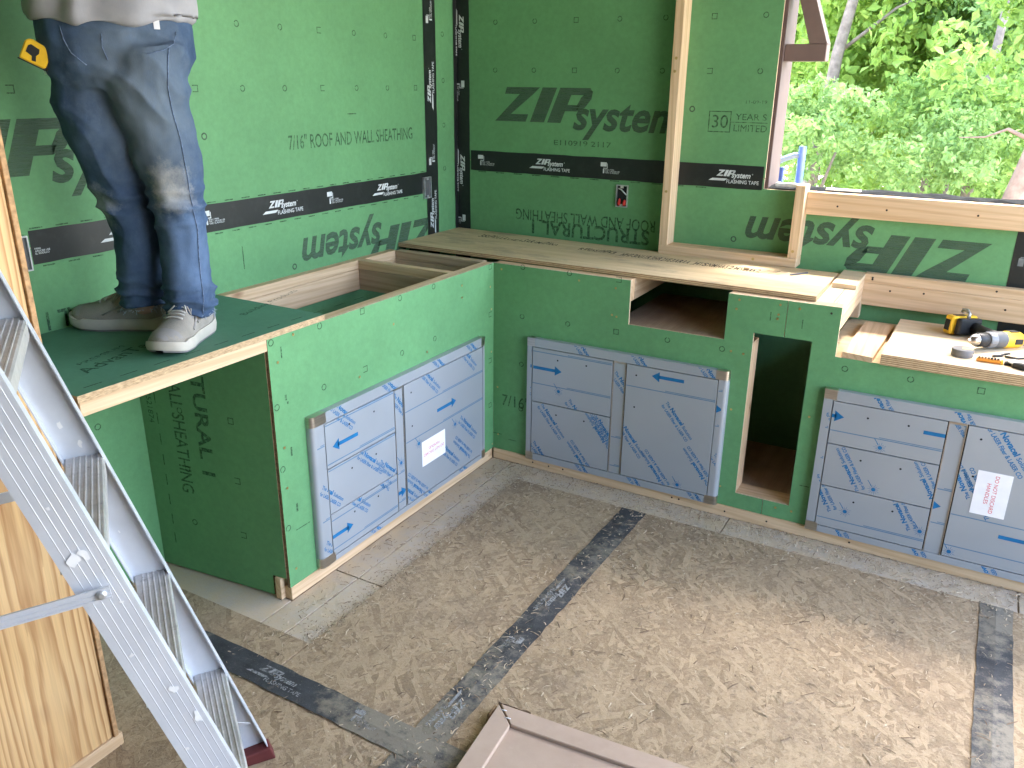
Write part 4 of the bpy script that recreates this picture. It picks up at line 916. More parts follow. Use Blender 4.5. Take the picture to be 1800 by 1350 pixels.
bm = BM(); bx(bm, -.006, .016, -.058, -.026, -.010, .010); mobj('trigger', bm, 'black_plastic', dr, local=True, bevel=.004)
bm = BM(); bx(bm, -.0525, -.0515, -.10, -.05, -.006, .006); mobj('grip_stripe', bm, 'yellow', dr, local=True)
bm = BM(); bx(bm, -.072, .030, -.166, -.140, -.0255, .034); mobj('battery_foot', bm, 'black_plastic', dr, local=True, bevel=.006)
bm = BM(); bx(bm, -.076, .042, -.205, -.1665, -.0290, .0385); bat = mobj('battery', bm, 'yellow', dr, local=True, bevel=.006)
bm = BM(); bx(bm, .0405, .0440, -.198, -.176, -.016, .024); bx(bm, -.03, .02, -.196, -.178, .037, .0398); o = mobj('battery_label', bm, 'black_plastic', dr, local=True, bevel=.001)
bm = BM(); tube(bm, [(-.010, -.150, .036), (-.010, -.150, .052), (-.020, -.172, .060), (-.030, -.20, .056), (-.034, -.206, .046)], .0065, 8); mobj('belt_hook', bm, 'galv', dr, True, local=True)
# tape roll
tr_ = thing('tape_roll', 'round grey tape roll with a yellow label in front of the drill chuck', 'tape roll', (1.788, .118, .7592))
bm = BM(); lathe(bm, [(.033, 0), (.034, .002), (.034, .023), (.033, .025), (.012, .025)], Matrix.Translation((1.788, .118, .7592)), 32); mobj('roll', bm, plain('tape_grey', (.17, .165, .16), .55), tr_, True, autosm=40)
bm = BM(); bx(bm, 1.786, 1.820, .112, .130, .7843, .7850); mobj('label', bm, plain('yellow_label', (.75, .62, .22), .6), tr_)
# driver bit holder and shear-like tool at the right
bh = thing('bit_holder', 'slim orange bit holder full of black driver bits beside the grey tool', 'bit holder', (1.868, .078, .7592))
Mb = plane((1.832, .079, .7592), (1, .02, 0), (-.02, 1, 0))
bm = BM(); bx(bm, 0, .072, -.008, .008, 0, .013, M=Mb); mobj('rail', bm, 'orange', bh, bevel=.004)
for k in range(7):
    bm = BM(); lathe(bm, [(.0032, 0), (.0038, .003), (.0025, .006)], Mb @ Matrix.Translation((.008+.0092*k, -.002, .0125)), 6); mobj('driver_bit', bm, 'black_plastic' if k > 3 else 'dark_edge', bh)
bm = BM(); bx(bm, .0722, .078, -.0085, .0085, 0, .014, M=Mb); mobj('end_cap', bm, 'yellow', bh)
ut = thing('scraper', 'grey metal blade tool with a black grip at the right edge', 'scraper', (1.97, .09, .7592))
Mu = plane((1.916, .082, .7592), (1, -.05, 0), (.05, 1, 0))
bm = BM(); prism(bm, [(0, .018), (.014, -.012), (.10, -.020), (.115, .020), (.02, .040)], Mu, .010, .0125); mobj('blade', bm, 'galv', ut)
bm = BM(); prism(bm, [(.020, -.020), (.040, -.012), (.115, -.022), (.125, -.045), (.05, -.040)], Mu, 0, .018); mobj('grip', bm, 'black_plastic', ut, bevel=.003)
bm = BM(); bx(bm, -.002, .018, -.006, .010, .0, .0095, M=Mu); mobj('ferrule', bm, 'black_plastic', ut)
pn = thing('hex_key_set', 'small black hex keys lying behind the orange bit holder', 'hex key', (1.92, .19, .7592))
for pts in (((1.880, .150, .7635), (1.905, .170, .7635), (1.915, .185, .7675)), ((1.915, .165, .7635), (1.955, .160, .7640), (1.985, .180, .7660), (2.02, .185, .764)), ((1.905, .178, .7635), (1.925, .185, .770), (1.93, .20, .766))):
    bm = BM(); tube(bm, pts, .0038, 7); mobj('key', bm, 'black_plastic', pn)
# shavings on the deck joint of plywood front edge, counters
# ------------------------------------------------------------------ timber post at the left
po = thing('timber_post', 'wide yellow pine post with strong grain, at the left edge behind the ladder', 'post', (-.02, -2.13, 0))
lumber('post_board', (-.065, .0755, -2.31, -2.0165, .0385, 2.919), 'z', po, 'post', .003)
lumber('base_plate', (-.07, .0785, -2.33, -1.992, 0.0005, .0380), 'y', po, 'pine_', .002)
lumber('edge_sheathing', (-.07, .0815, -2.0160, -2.004, .0385, 2.919), 'z', po, plain('osb_brown', (.42, .25, .12), .8, var=.35, scale=70), .001)
# ------------------------------------------------------------------ cardboard tray on the floor
cb = thing('framed_panel', 'pinkish brown mitred frame with a sunken panel lying on the floor', 'framed panel', (1.1, -1.6, 0))
e1 = Vector((.542, .046, 0)).normalized(); e2 = Vector((e1.y, -e1.x, 0)); c0 = Vector((.862, -1.407, 0)); W_ = .060
def FP(a, b, z): v = c0+e1*a+e2*b; return (v.x, v.y, z)
bm = BM(); hexa(bm, [FP(a, b, z) for z in (.001, .034) for a, b in ((.004, 0), (.95, 0), (.95, W_), (W_+.002, W_))]); mobj('frame_rail', bm, 'cardboard', cb, bevel=.002)
bm = BM(); hexa(bm, [FP(a, b, z) for z in (.001, .034) for a, b in ((0, .004), (W_, W_+.002), (W_, .80), (0, .80))]); mobj('frame_rail', bm, 'cardboard', cb, bevel=.002)
bm = BM(); hexa(bm, [FP(a, b, z) for z in (.004, .0235) for a, b in ((W_+.001, W_+.001), (.95, W_+.001), (.95, .80), (W_+.001, .80))]); mobj('sunken_panel', bm, 'cardboard', cb)
for k in (.35, .72):
    p = Vector(FP(W_*k, W_*k, .0348)); bm = BM(); d = (e1-e2*.15).normalized(); tube(bm, [p-d*.008, p+d*.010], .0013, 6); mobj('staple', bm, 'white', cb)
bm = BM(); rr = random.Random(2); prev = None
for i in range(9):
    a = -.004+i*.012; t_ = [bm.verts.new(FP(a, -.008+rr.uniform(-.003, .003), .003)), bm.verts.new(FP(a, -.002, .036+rr.uniform(-.004, .002)))]
    if prev: bm.faces.new((prev[0], prev[1], t_[1], t_[0]))
    prev = t_
mobj('torn_flap', bm, 'cardboard', cb)
bm = BM(); tube(bm, [FP(-.006, .010, .030), FP(-.010, .040, .020), FP(-.008, .065, .008)], [.004, .007, .003], 8); mobj('torn_corner', bm, 'dark_edge', cb)
# ------------------------------------------------------------------ step ladder
ld = thing('step_ladder', 'dull aluminium step ladder with ribbed treads and red feet in the foreground', 'step ladder', (.4, -2.0, 0))
th_, ln_ = R(34.6815), R(16.389); F0 = Vector((.4239, -1.8167, 0)); hd = Vector((math.sin(th_), math.cos(th_), 0)); ac = Vector((hd.y, -hd.x, 0))
dd = Vector((-hd.x*math.sin(ln_), -hd.y*math.sin(ln_), math.cos(ln_))); nn = Vector((-hd.x*math.cos(ln_), -hd.y*math.cos(ln_), -math.sin(ln_)))
WL, DR, RL = .4225, .0735, 1.78
def rail(name, o, inward, t0, t1, d, n, ribs):
    """channel section rail: web outside, two flanges turned inwards"""
    bm = BM()
    def P(a, b, t): return o+inward*a+n*b+d*t
    prof = [(0, 0), (.026, 0), (.026, .0022), (.0022, .0022), (.0022, DR-.0022), (.026, DR-.0022), (.026, DR), (0, DR)]
    if ribs:
        ex = [(0, DR)]
        for r in (.80, .63, .46, .29, .12): b = DR*r; ex += [(0, b+.0010), (-.0003, b+.0005), (-.0003, b-.0001), (0, b-.0006)]
        prof = prof[:7]+ex
    A = [bm.verts.new(P(a, b, t0)) for a, b in prof]; B = [bm.verts.new(P(a, b, t1)) for a, b in prof]
    k = len(prof)
    for i in range(k): bm.faces.new((A[i], A[(i+1) % k], B[(i+1) % k], B[i]))
    bm.faces.new(A[::-1]); bm.faces.new(B); bmesh.ops.recalc_face_normals(bm, faces=bm.faces[:])
    return mobj(name, bm, 'alu', ld)
far = rail('side_rail', F0, ac, .035/dd.z, RL/dd.z, dd, nn, False)
near = rail('side_rail', F0+ac*WL, -ac, .035/dd.z, RL/dd.z, dd, nn, True)
for o, iw in ((F0, ac), (F0+ac*WL, -ac)):
    bm = BM(); p = [o-iw*.004-nn*.004+dd*t for t in (0, 0)]
    q = [(-.004, -.004), (.034, -.004), (.034, DR+.006), (-.004, DR+.006)]
    bot = []; top = []
    for a, b in q:
        v = o+iw*a+nn*b; k = (0.001-v.z)/dd.z; bot.append(v+dd*k); k2 = (.038+b*-.10-v.z)/dd.z; top.append(v+dd*k2)
    hexa(bm, bot+top); bmesh.ops.recalc_face_normals(bm, faces=bm.faces[:]); mobj('rubber_foot', bm, 'red_rubber', ld, bevel=.002)
TD = .0722
for k in range(5):
    z = .2899+.3009*k; o = F0+dd*(z/dd.z)+ac*.0025; Wt = WL-.005
    bm = BM()
    prof = [(.0, -.034), (.0, -.003), (.004, 0)]
    for r in (.012, .023, .034, .045, .056): prof += [(r-.0022, 0), (r-.0012, .0014), (r+.0012, .0014), (r+.0022, 0)]
    prof += [(TD-.003, 0), (TD, -.003), (TD, -.026), (TD-.002, -.026), (TD-.002, -.0035), (.002, -.0035), (.002, -.034)]
    A = [bm.verts.new(o-hd*a+Vector((0, 0, b))) for a, b in prof]; B = [bm.verts.new(o-hd*a+Vector((0, 0, b))+ac*Wt) for a, b in prof]
    n_ = len(prof)
    for i in range(n_): bm.faces.new((A[i], A[(i+1) % n_], B[(i+1) % n_], B[i]))
    bmesh.ops.recalc_face_normals(bm, faces=bm.faces[:]); mobj('tread', bm, 'tread', ld)
    if k == 0:
        for s in (0, 1):
            a = F0+ac*(.0265 if s == 0 else WL-.0285)+dd*(.13/dd.z)+nn*.008; b = o+ac*(.15 if s == 0 else Wt-.15)-hd*.012+Vector((0, 0, -.036))
            bm = BM(); w = nn*.016; t_ = ac.cross(w).normalized()*.002
            hexa(bm, [a, a+w, a+w+ac*.002, a+ac*.002, b, b+w, b+w+ac*.002, b+ac*.002]); bmesh.ops.recalc_face_normals(bm, faces=bm.faces[:]); mobj('brace', bm, 'alu', ld)
# rear legs, top cap
hing = F0+dd*(1.70/dd.z)+nn*DR; rear = Vector((hing.x, hing.y, 0))-hd*.55
for s, o in ((0, ac*.02), (1, ac*(WL-.045))):
    bm = BM(); a = rear+o; b = hing+o-hd*.01; u = ac*.025; w = hd*.040
    hexa(bm, [a, a+u, a+u+w, a+w, b, b+u, b+u+w, b+w]); bmesh.ops.recalc_face_normals(bm, faces=bm.faces[:]); mobj('rear_leg', bm, 'alu', ld)
for zz in (.5, 1.1):
    k = zz/1.70; p = rear.lerp(hing, k); bm = BM(); tube(bm, [p+ac*.02+hd*.02, p+ac*(WL-.02)+hd*.02], .010, 8); mobj('rear_bar', bm, 'alu', ld)
bm = BM(); p = F0+dd*(1.79/dd.z)-ac*.02+hd*.03
hexa(bm, [p+Vector((0, 0, z)) + v for z in (-.03, .02) for v in (Vector((0,0,0)), ac*(WL+.04), ac*(WL+.04)-hd*.30, -hd*.30)]); bmesh.ops.recalc_face_normals(bm, faces=bm.faces[:]); mobj('top_cap', bm, 'alu', ld, bevel=.004)
# spreaders
def spreader(p0, p1, off):
    bm = BM(); p0, p1 = Vector(p0), Vector(p1); d = (p1-p0).normalized(); u = Vector((0, 0, 1)); u = (u-d*u.dot(d)).normalized(); n = off
    prof = [(-.0115, 0), (.0115, 0), (.0115, .0035), (.0075, .0035), (.0065, .002), (.002, .002), (.001, .0035), (-.001, .0035), (-.002, .002), (-.0065, .002), (-.0075, .0035), (-.0115, .0035)]
    A = [bm.verts.new(p0-d*.014+u*a+n*b) for a, b in prof]; B = [bm.verts.new(p1+u*a+n*b) for a, b in prof]; k = len(prof)
    for i in range(k): bm.faces.new((A[i], A[(i+1) % k], B[(i+1) % k], B[i]))
    bm.faces.new(A[::-1]); bm.faces.new(B); bmesh.ops.recalc_face_normals(bm, faces=bm.faces[:]); s = mobj('spreader_bar', bm, 'alu', ld)
    bm = BM(); u2, v2 = basis(n); M = Matrix((u2, v2, n)).transposed().to_4x4(); M.translation = p0+n*.0036; lathe(bm, [(.0085, 0), (.0080, .0025), (.004, .0045)], M, 14); mobj('rivet', bm, 'galv', s)
pz = rear.lerp(hing, .812/1.70)
spreader((.620+ac.x*.003, -2.294+ac.y*.003, .825), tuple(Vector((pz.x, pz.y, .775))+ac*(WL+.003)), ac)
spreader(tuple(F0+dd*(.85/dd.z)+nn*.04-ac*.003), tuple(Vector((pz.x, pz.y, .795))-ac*.003), -ac)
# dried paint drips and scuffs on the near rail
bm = BM(); rr = random.Random(9); inv = -ac
for t, b, s in ((.905, .048, .016), (.905, .030, .013), (.60, .022, .010), (.52, .012, .020), (.70, .05, .006), (.40, .03, .004), (.35, .05, .004), (.80, .02, .005), (.47, .055, .005), (.30, .02, .004), (1.0, .04, .005)):
    c = F0+ac*(WL+.0022)+dd*(t/dd.z)+nn*b; m_ = rr.randint(7, 10)
    vs = [bm.verts.new(c+(nn*math.cos(a)*(.45 if s == .020 else 1)+dd*math.sin(a))*s*rr.uniform(.35, 1)) for a in [2*math.pi*j/m_ for j in range(m_)]]; bm.faces.new(vs)
tag(mobj('paint_drips', bm, 'paint_blob', near), kind='stuff')
bm = BM()
for t, b, s in ((.98, .045, .012), (.93, .030, .012), (.60, .03, .006), (.72, .05, .005)):
    c = F0+ac*.0032+dd*(t/dd.z)+nn*b; m_ = 8; vs = [bm.verts.new(c+(nn*math.cos(a)*.5+dd*math.sin(a))*s*rr.uniform(.4, 1)) for a in [2*math.pi*j/m_ for j in range(m_)]]; bm.faces.new(vs)
tag(mobj('paint_drips', bm, 'paint_blob', far), kind='stuff')
# ------------------------------------------------------------------ person
pe = thing('person', 'person in a grey shirt, worn blue jeans and pale sneakers standing on the platform', 'person', (-.23, -1.45, .918))
RLEG = [(-.166,-1.45,1.700,.098),(-.174,-1.461,1.657,.107),(-.179,-1.469,1.602,.112),(-.173,-1.461,1.539,.0985),(-.162,-1.447,1.474,.0865),(-.157,-1.442,1.401,.081),(-.153,-1.437,1.326,.0755),(-.150,-1.433,1.280,.0715),(-.145,-1.428,1.233,.067),(-.147,-1.431,1.170,.0645),(-.148,-1.433,1.106,.0650),(-.149,-1.434,1.049,.0700),(-.153,-1.440,.990,.0675)]
LLEG = [(-.285,-1.545,1.700,.080),(-.290,-1.545,1.655,.085),(-.300,-1.545,1.600,.0865),(-.305,-1.539,1.537,.087),(-.305,-1.525,1.472,.0865),(-.301,-1.502,1.398,.079),(-.302,-1.486,1.320,.0735),(-.301,-1.475,1.273,.0745),(-.298,-1.462,1.224,.0695),(-.303,-1.456,1.158,.068),(-.315,-1.459,1.091,.070),(-.320,-1.457,1.048,.0685),(-.324,-1.455,.998,.0625)]
wax = Vector((.61, .79, 0)).normalized(); fax = Vector((.79, -.61, 0)).normalized()
def loft(bm, rows, seg=36, cap=True):
    """rows: centre, half width along wax, half depth along fax"""
    rings = []
    for c, a, b in rows: rings.append([bm.verts.new(Vector(c)+wax*a*math.cos(t)+fax*b*math.sin(t)) for t in [2*math.pi*k/seg for k in range(seg)]])
    for r0, r1 in zip(rings, rings[1:]):
        for k in range(seg): bm.faces.new((r0[k], r0[(k+1) % seg], r1[(k+1) % seg], r1[k]))
    if cap: bm.faces.new(rings[0][::-1]); bm.faces.new(rings[-1])
    bmesh.ops.recalc_face_normals(bm, faces=bm.faces[:])
def remeshed(bm, voxel, smooth_it):
    me = bpy.data.meshes.new('tmp'); bm.to_mesh(me); bm.free(); ob = bpy.data.objects.new('tmp', me); COL.objects.link(ob)
    md = ob.modifiers.new('r', 'REMESH'); md.mode = 'VOXEL'; md.voxel_size = voxel
    ms = ob.modifiers.new('s', 'SMOOTH'); ms.factor = .5; ms.iterations = smooth_it
    dg = bpy.context.evaluated_depsgraph_get(); m2 = bpy.data.meshes.new_from_object(ob.evaluated_get(dg)); bpy.data.objects.remove(ob); bpy.data.meshes.remove(me); return m2
def sub(rows):
    out = []
    for (a, b) in zip(rows, rows[1:]):
        for k in range(3): t = k/3; out.append(tuple(x+(y-x)*t for x, y in zip(a, b)))
    return out+[rows[-1]]
bm = BM(); loft(bm, [((x, y, z), r*1.0, r*1.02) for x, y, z, r in sub(RLEG)])
j = remeshed
b2 = BM(); loft(b2, [((x, y, z), r*1.0, r*1.02) for x, y, z, r in sub(LLEG)]); tmp = bpy.data.meshes.new('t'); b2.to_mesh(tmp); b2.free(); bm.from_mesh(tmp); bpy.data.meshes.remove(tmp)
b2 = BM(); loft(b2, [((-.230, -1.500, 1.585), .13, .085), ((-.228, -1.495, 1.63), .175, .112), ((-.228, -1.49, 1.70), .186, .118), ((-.228, -1.488, 1.765), .180, .112), ((-.228, -1.487, 1.80), .172, .105)]); tmp = bpy.data.meshes.new('t'); b2.to_mesh(tmp); b2.free(); bm.from_mesh(tmp); bpy.data.meshes.remove(tmp)
jm = remeshed(bm, .0055, 7)
bm = BM(); bm.from_mesh(jm); bpy.data.meshes.remove(jm); bm.normal_update()
def ridge(x): return 1-abs(2*(x-math.floor(x+.5)))
for v in bm.verts:
    p = v.co; nz = noise.noise(p*9); n2 = noise.noise(p*22+Vector((5, 1, 2)))
    ank = math.exp(-((p.z-1.03)/.055)**2); knee = math.exp(-((p.z-1.285)/.065)**2); hip = math.exp(-((p.z-1.60)/.10)**2)
    ang = p.dot(wax)*7
    rd = lambda x: 1-abs(math.sin(x))**.8
    w1 = noise.noise(p*6+Vector((9, 2, 4))); n4 = noise.noise(p*48)
    fo = ank*(.016*(rd(p.z*82+ang*1.1+nz*3.0)-.45)+.006*(rd(p.z*150-ang*1.6+nz*4)-.4))
    fo += knee*(.013*(rd(p.z*46-ang*1.5+w1*4)-.4)+.006*n2)
    fo += hip*.010*(rd(p.z*26+ang*2.4+w1*3)-.4)
    fo += .007*nz + .004*n2 + .0013*n4 + .007*(rd(p.z*11+ang*1.3+w1*5)-.45)*(.4+.6*abs(w1*2))
    v.co = p+v.normal*fo
jeans = mobj('jeans', bm, 'denim', pe, smooth=True)
bm = BM(); rr = random.Random(4)      # frayed hems
for cx, cy, r in ((-.153, -1.440, .068), (-.324, -1.455, .063)):
    for k in range(70):
        a = rr.uniform(0, 2*math.pi); p = Vector((cx, cy, .990+rr.uniform(-.002, .010)))+wax*math.cos(a)*r+fax*math.sin(a)*r; o_ = (p-Vector((cx, cy, p.z))).normalized()
        q_ = p+o_*rr.uniform(.001, .006)+Vector((rr.uniform(-.006, .006), rr.uniform(-.006, .006), rr.uniform(-.014, .003))); tube(bm, [p, (p+q_)/2+o_*.002, q_], .0007, 4, False)
tag(mobj('frayed_hem', bm, 'hem_thread', jeans), kind='stuff')
# seam along the outer side of the leg, belt loop, pocket edges are laid onto the cloth
dg = bpy.context.evaluated_depsgraph_get()
def onto(px, pz, off=.0015, depth=.6):
    """point of the jeans seen along -fax at offset px along wax and height pz"""
    o_ = Vector((-.23, -1.47, pz))+wax*px+fax*depth; ok, loc, nrm, _ = jeans_eval.ray_cast(o_, -fax)
    return (loc+nrm*off) if ok else None
from mathutils.bvhtree import BVHTree
class _J:
    def __init__(s): me = jeans.data; s.t = BVHTree.FromPolygons([v.co.copy() for v in me.vertices], [tuple(p.vertices) for p in me.polygons])
    def ray_cast(s, o, d): r = s.t.ray_cast(o, d); return (r[0] is not None, r[0], r[1], 0)
jeans_eval = _J()
def stitched(name, pts, rad, mat):
    ps_ = [onto(*p) for p in pts]; ps_ = [p for p in ps_ if p]; bm = BM()
    if len(ps_) > 1: tube(bm, ps_, rad, 6)
    return mobj(name, bm, mat, jeans)
def W2(px, z): return px, z
wv = lambda x, y: (Vector((x, y, 0))-Vector((-.23, -1.47, 0))).dot(wax)
seam = []
for i in range(60):
    z = 1.74-(1.74-1.0)*i/59
    for a, b in zip(RLEG, RLEG[1:]):
        if a[2] >= z >= b[2]: t = (a[2]-z)/(a[2]-b[2]); x, y, r = [a[k]+(b[k]-a[k])*t for k in (0, 1, 3)]; seam.append((wv(x, y)+r*.50, z))
stitched('side_seam', seam, .0013, 'seam')
stitched('pocket_seam', [(-.135, 1.735), (-.130, 1.705), (-.118, 1.675), (-.098, 1.655), (-.088, 1.648)], .0013, 'seam')
stitched('pocket_seam', [(.125, 1.73), (.115, 1.70), (.09, 1.685), (.05, 1.675)], .0011, 'seam')
stitched('fly_seam', [(-.045, 1.72), (-.048, 1.69), (-.040, 1.66)], .0010, 'seam')
lp = onto(.080, 1.755, .003); bm = BM(); Mlp = plane(lp, wax, (0, 0, 1)); bx(bm, -.007, .007, -.022, .010, -.002, .003, M=Mlp); mobj('belt_loop_tag', bm, 'paper', jeans)
# shirt
bm = BM(); loft(bm, [((-.230, -1.49, 1.738), .198, .128), ((-.230, -1.49, 1.78), .200, .130), ((-.23, -1.485, 1.86), .188, .125), ((-.23, -1.48, 1.98), .178, .118), ((-.235, -1.475, 2.10), .185, .120), ((-.24, -1.47, 2.20), .19, .110), ((-.245, -1.465, 2.255), .150, .085), ((-.25, -1.46, 2.29), .070, .065)])
SH = [(-.24, -1.465, 2.225)]
for sg in (-1, 1):
    sp = Vector((-.24, -1.465, 2.215))+wax*sg*.175; el = sp+wax*sg*.07-fax*.01+Vector((0, 0, -.27))
    tube(bm, [sp-wax*sg*.05, sp, sp.lerp(el, .5), sp.lerp(el, .85)], [.075, .068, .062, .058], 14)
b3 = Vector((-.325, -1.605, 1.755)); tube(bm, [b3+Vector((0, 0, .09)), b3+Vector((.004, .004, .03)), b3+Vector((0, 0, -.018))], [.030, .045, .028], 14)
sm = remeshed(bm, .010, 8); bm = BM(); bm.from_mesh(sm); bpy.data.meshes.remove(sm); bm.normal_update()
for v in bm.verts:
    p = v.co; fo = .010*noise.noise(p*7)+.010*(1-abs(math.sin(p.z*16+p.dot(wax)*14+noise.noise(p*5)*4))-.4)+.0075*math.exp(-((p.z-1.77)/.07)**2)*math.sin(p.dot(wax)*48+noise.noise(p*8)*4)*.8+.003*noise.noise(p*20); v.co = p+v.normal*fo
    if p.z < 1.76: v.co.z += .012+.012*math.sin((p.dot(wax)-.2)*9)
mobj('shirt', bm, 'shirt', pe, smooth=True)
# body: one skin surface under the clothes, raised forearms, head above the frame
def skinned(name, V, E_, Rr, mat, parent, lv=2, root=0):
    me = bpy.data.meshes.new(name); me.from_pydata(V, E_, []); ob = bpy.data.objects.new(name, me); COL.objects.link(ob)
    md = ob.modifiers.new('skin', 'SKIN'); md.use_smooth_shade = True
    for d_, r_ in zip(me.skin_vertices[0].data, Rr): d_.radius = (r_, r_) if not isinstance(r_, tuple) else r_
    me.skin_vertices[0].data[root].use_root = True
    sb = ob.modifiers.new('s', 'SUBSURF'); sb.levels = sb.render_levels = lv
    dg = bpy.context.evaluated_depsgraph_get(); m2 = bpy.data.meshes.new_from_object(ob.evaluated_get(dg)); bpy.data.objects.remove(ob); bpy.data.meshes.remove(me)
    m2.materials.clear(); m2.materials.append(MAT[mat]); m2.polygons.foreach_set('use_smooth', [True]*len(m2.polygons))
    o_ = bpy.data.objects.new(name, m2); COL.objects.link(o_); adopt(o_, parent); return o_
V, E_, Rr = [], [], []
def jn(p, r, frm=None):
    V.append(tuple(p)); Rr.append(r)
    if frm is not None: E_.append((frm, len(V)-1))
    return len(V)-1
pv = jn((-.23, -1.49, 1.70), .09); b1 = jn((-.23, -1.485, 1.88), .095, pv); b2_ = jn((-.235, -1.475, 2.08), .10, b1); b3_ = jn((-.245, -1.465, 2.22), .06, b2_)
nk = jn((-.25, -1.465, 2.31), .052, b3_); hdv = Vector((-.235, -1.475, 2.40)); h1 = jn(hdv, (.074, .086), nk); h2 = jn(hdv+Vector((-.005, .005, .085)), (.070, .084), h1); h3 = jn(hdv+Vector((-.01, .01, .135)), .045, h2)
for sg, LG in ((1, RLEG), (-1, LLEG)):
    pr_ = pv
    for k in (2, 5, 8, 11): x, y, z, r = LG[k]; pr_ = jn((x, y, z), r*.62, pr_)
    jn((LG[-1][0], LG[-1][1], .965), .035, pr_)
    sp = Vector((-.24, -1.465, 2.215))+wax*sg*.17; s0 = jn(sp, .048, b3_); el = sp+wax*sg*.07-fax*.01+Vector((0, 0, -.29)); s1 = jn(el, .040, s0)
    wr = el-wax*sg*.14+fax*.17+Vector((0, 0, .10)); s2 = jn(el.lerp(wr, .5), .036, s1); s3 = jn(wr, .025, s2); pd = (wr-el).normalized(); pm = jn(wr+pd*.055, (.036, .018), s3)
    base_ = wr+pd*.085; side = pd.cross(Vector((0, 0, 1))).normalized()
    for q_, L_ in zip((-.030, -.010, .010, .030), (.060, .075, .080, .068)):
        f0 = jn(base_+side*q_, .0095, pm); f1 = jn(base_+side*q_*1.1+pd*L_*.5+Vector((0, 0, -.008)), .0085, f0); jn(base_+side*q_*1.1+pd*L_*.85+Vector((0, 0, -.030)), .0075, f1)
    t0_ = jn(wr+pd*.030-wax*sg*.030+Vector((0, 0, .018)), .011, s3); jn(wr+pd*.075-wax*sg*.040+Vector((0, 0, .032)), .009, t0_)
body = skinned('body', V, E_, Rr, 'skin', pe)
# face details and hair
fc = hdv+fax*.085
bm = BM(); tube(bm, [fc+Vector((0, 0, .055)), fc+fax*.012+Vector((0, 0, .030)), fc+fax*.018+Vector((0, 0, .012)), fc+Vector((0, 0, .004))], [.007, .009, .013, .008], 8)
for sg in (-1, 1): lathe(bm, [(.005, -.01), (.020, -.004), (.022, .004), (.006, .010)], Matrix.Translation(hdv+wax*sg*.078+Vector((0, 0, .035))) @ wax.to_track_quat('Z', 'Y').to_matrix().to_4x4() @ Matrix.Scale(1.4, 4, (0, 1, 0)), 10)
mobj('facial_features', bm, 'skin', pe, smooth=True)
for sg in (-1, 1):
    bm = BM(); bmesh.ops.create_uvsphere(bm, u_segments=10, v_segments=8, radius=.011, matrix=Matrix.Translation(fc-fax*.010+wax*sg*.031+Vector((0, 0, .052)))); mobj('eye', bm, 'black_plastic', pe, smooth=True)
bm = BM(); tube(bm, [fc-fax*.004+wax*a+Vector((0, 0, -.022-abs(a)*.1)) for a in (-.024, -.008, .008, .024)], .004, 6); mobj('mouth', bm, 'red_rubber', pe)
bm = BM(); bmesh.ops.create_uvsphere(bm, u_segments=24, v_segments=16, radius=.1, matrix=Matrix.Translation(hdv+Vector((-.016, .014, .085)))); 
for v in bm.verts: v.co += (v.co-hdv-Vector((0, 0, .085))).normalized()*.006*noise.noise(v.co*40)
bmesh.ops.delete(bm, geom=[v for v in bm.verts if (v.co-hdv).dot(fax) > .055 and v.co.z < hdv.z+.135 or v.co.z < hdv.z+.0], context='VERTS'); mobj('hair', bm, 'hair', pe, smooth=True)
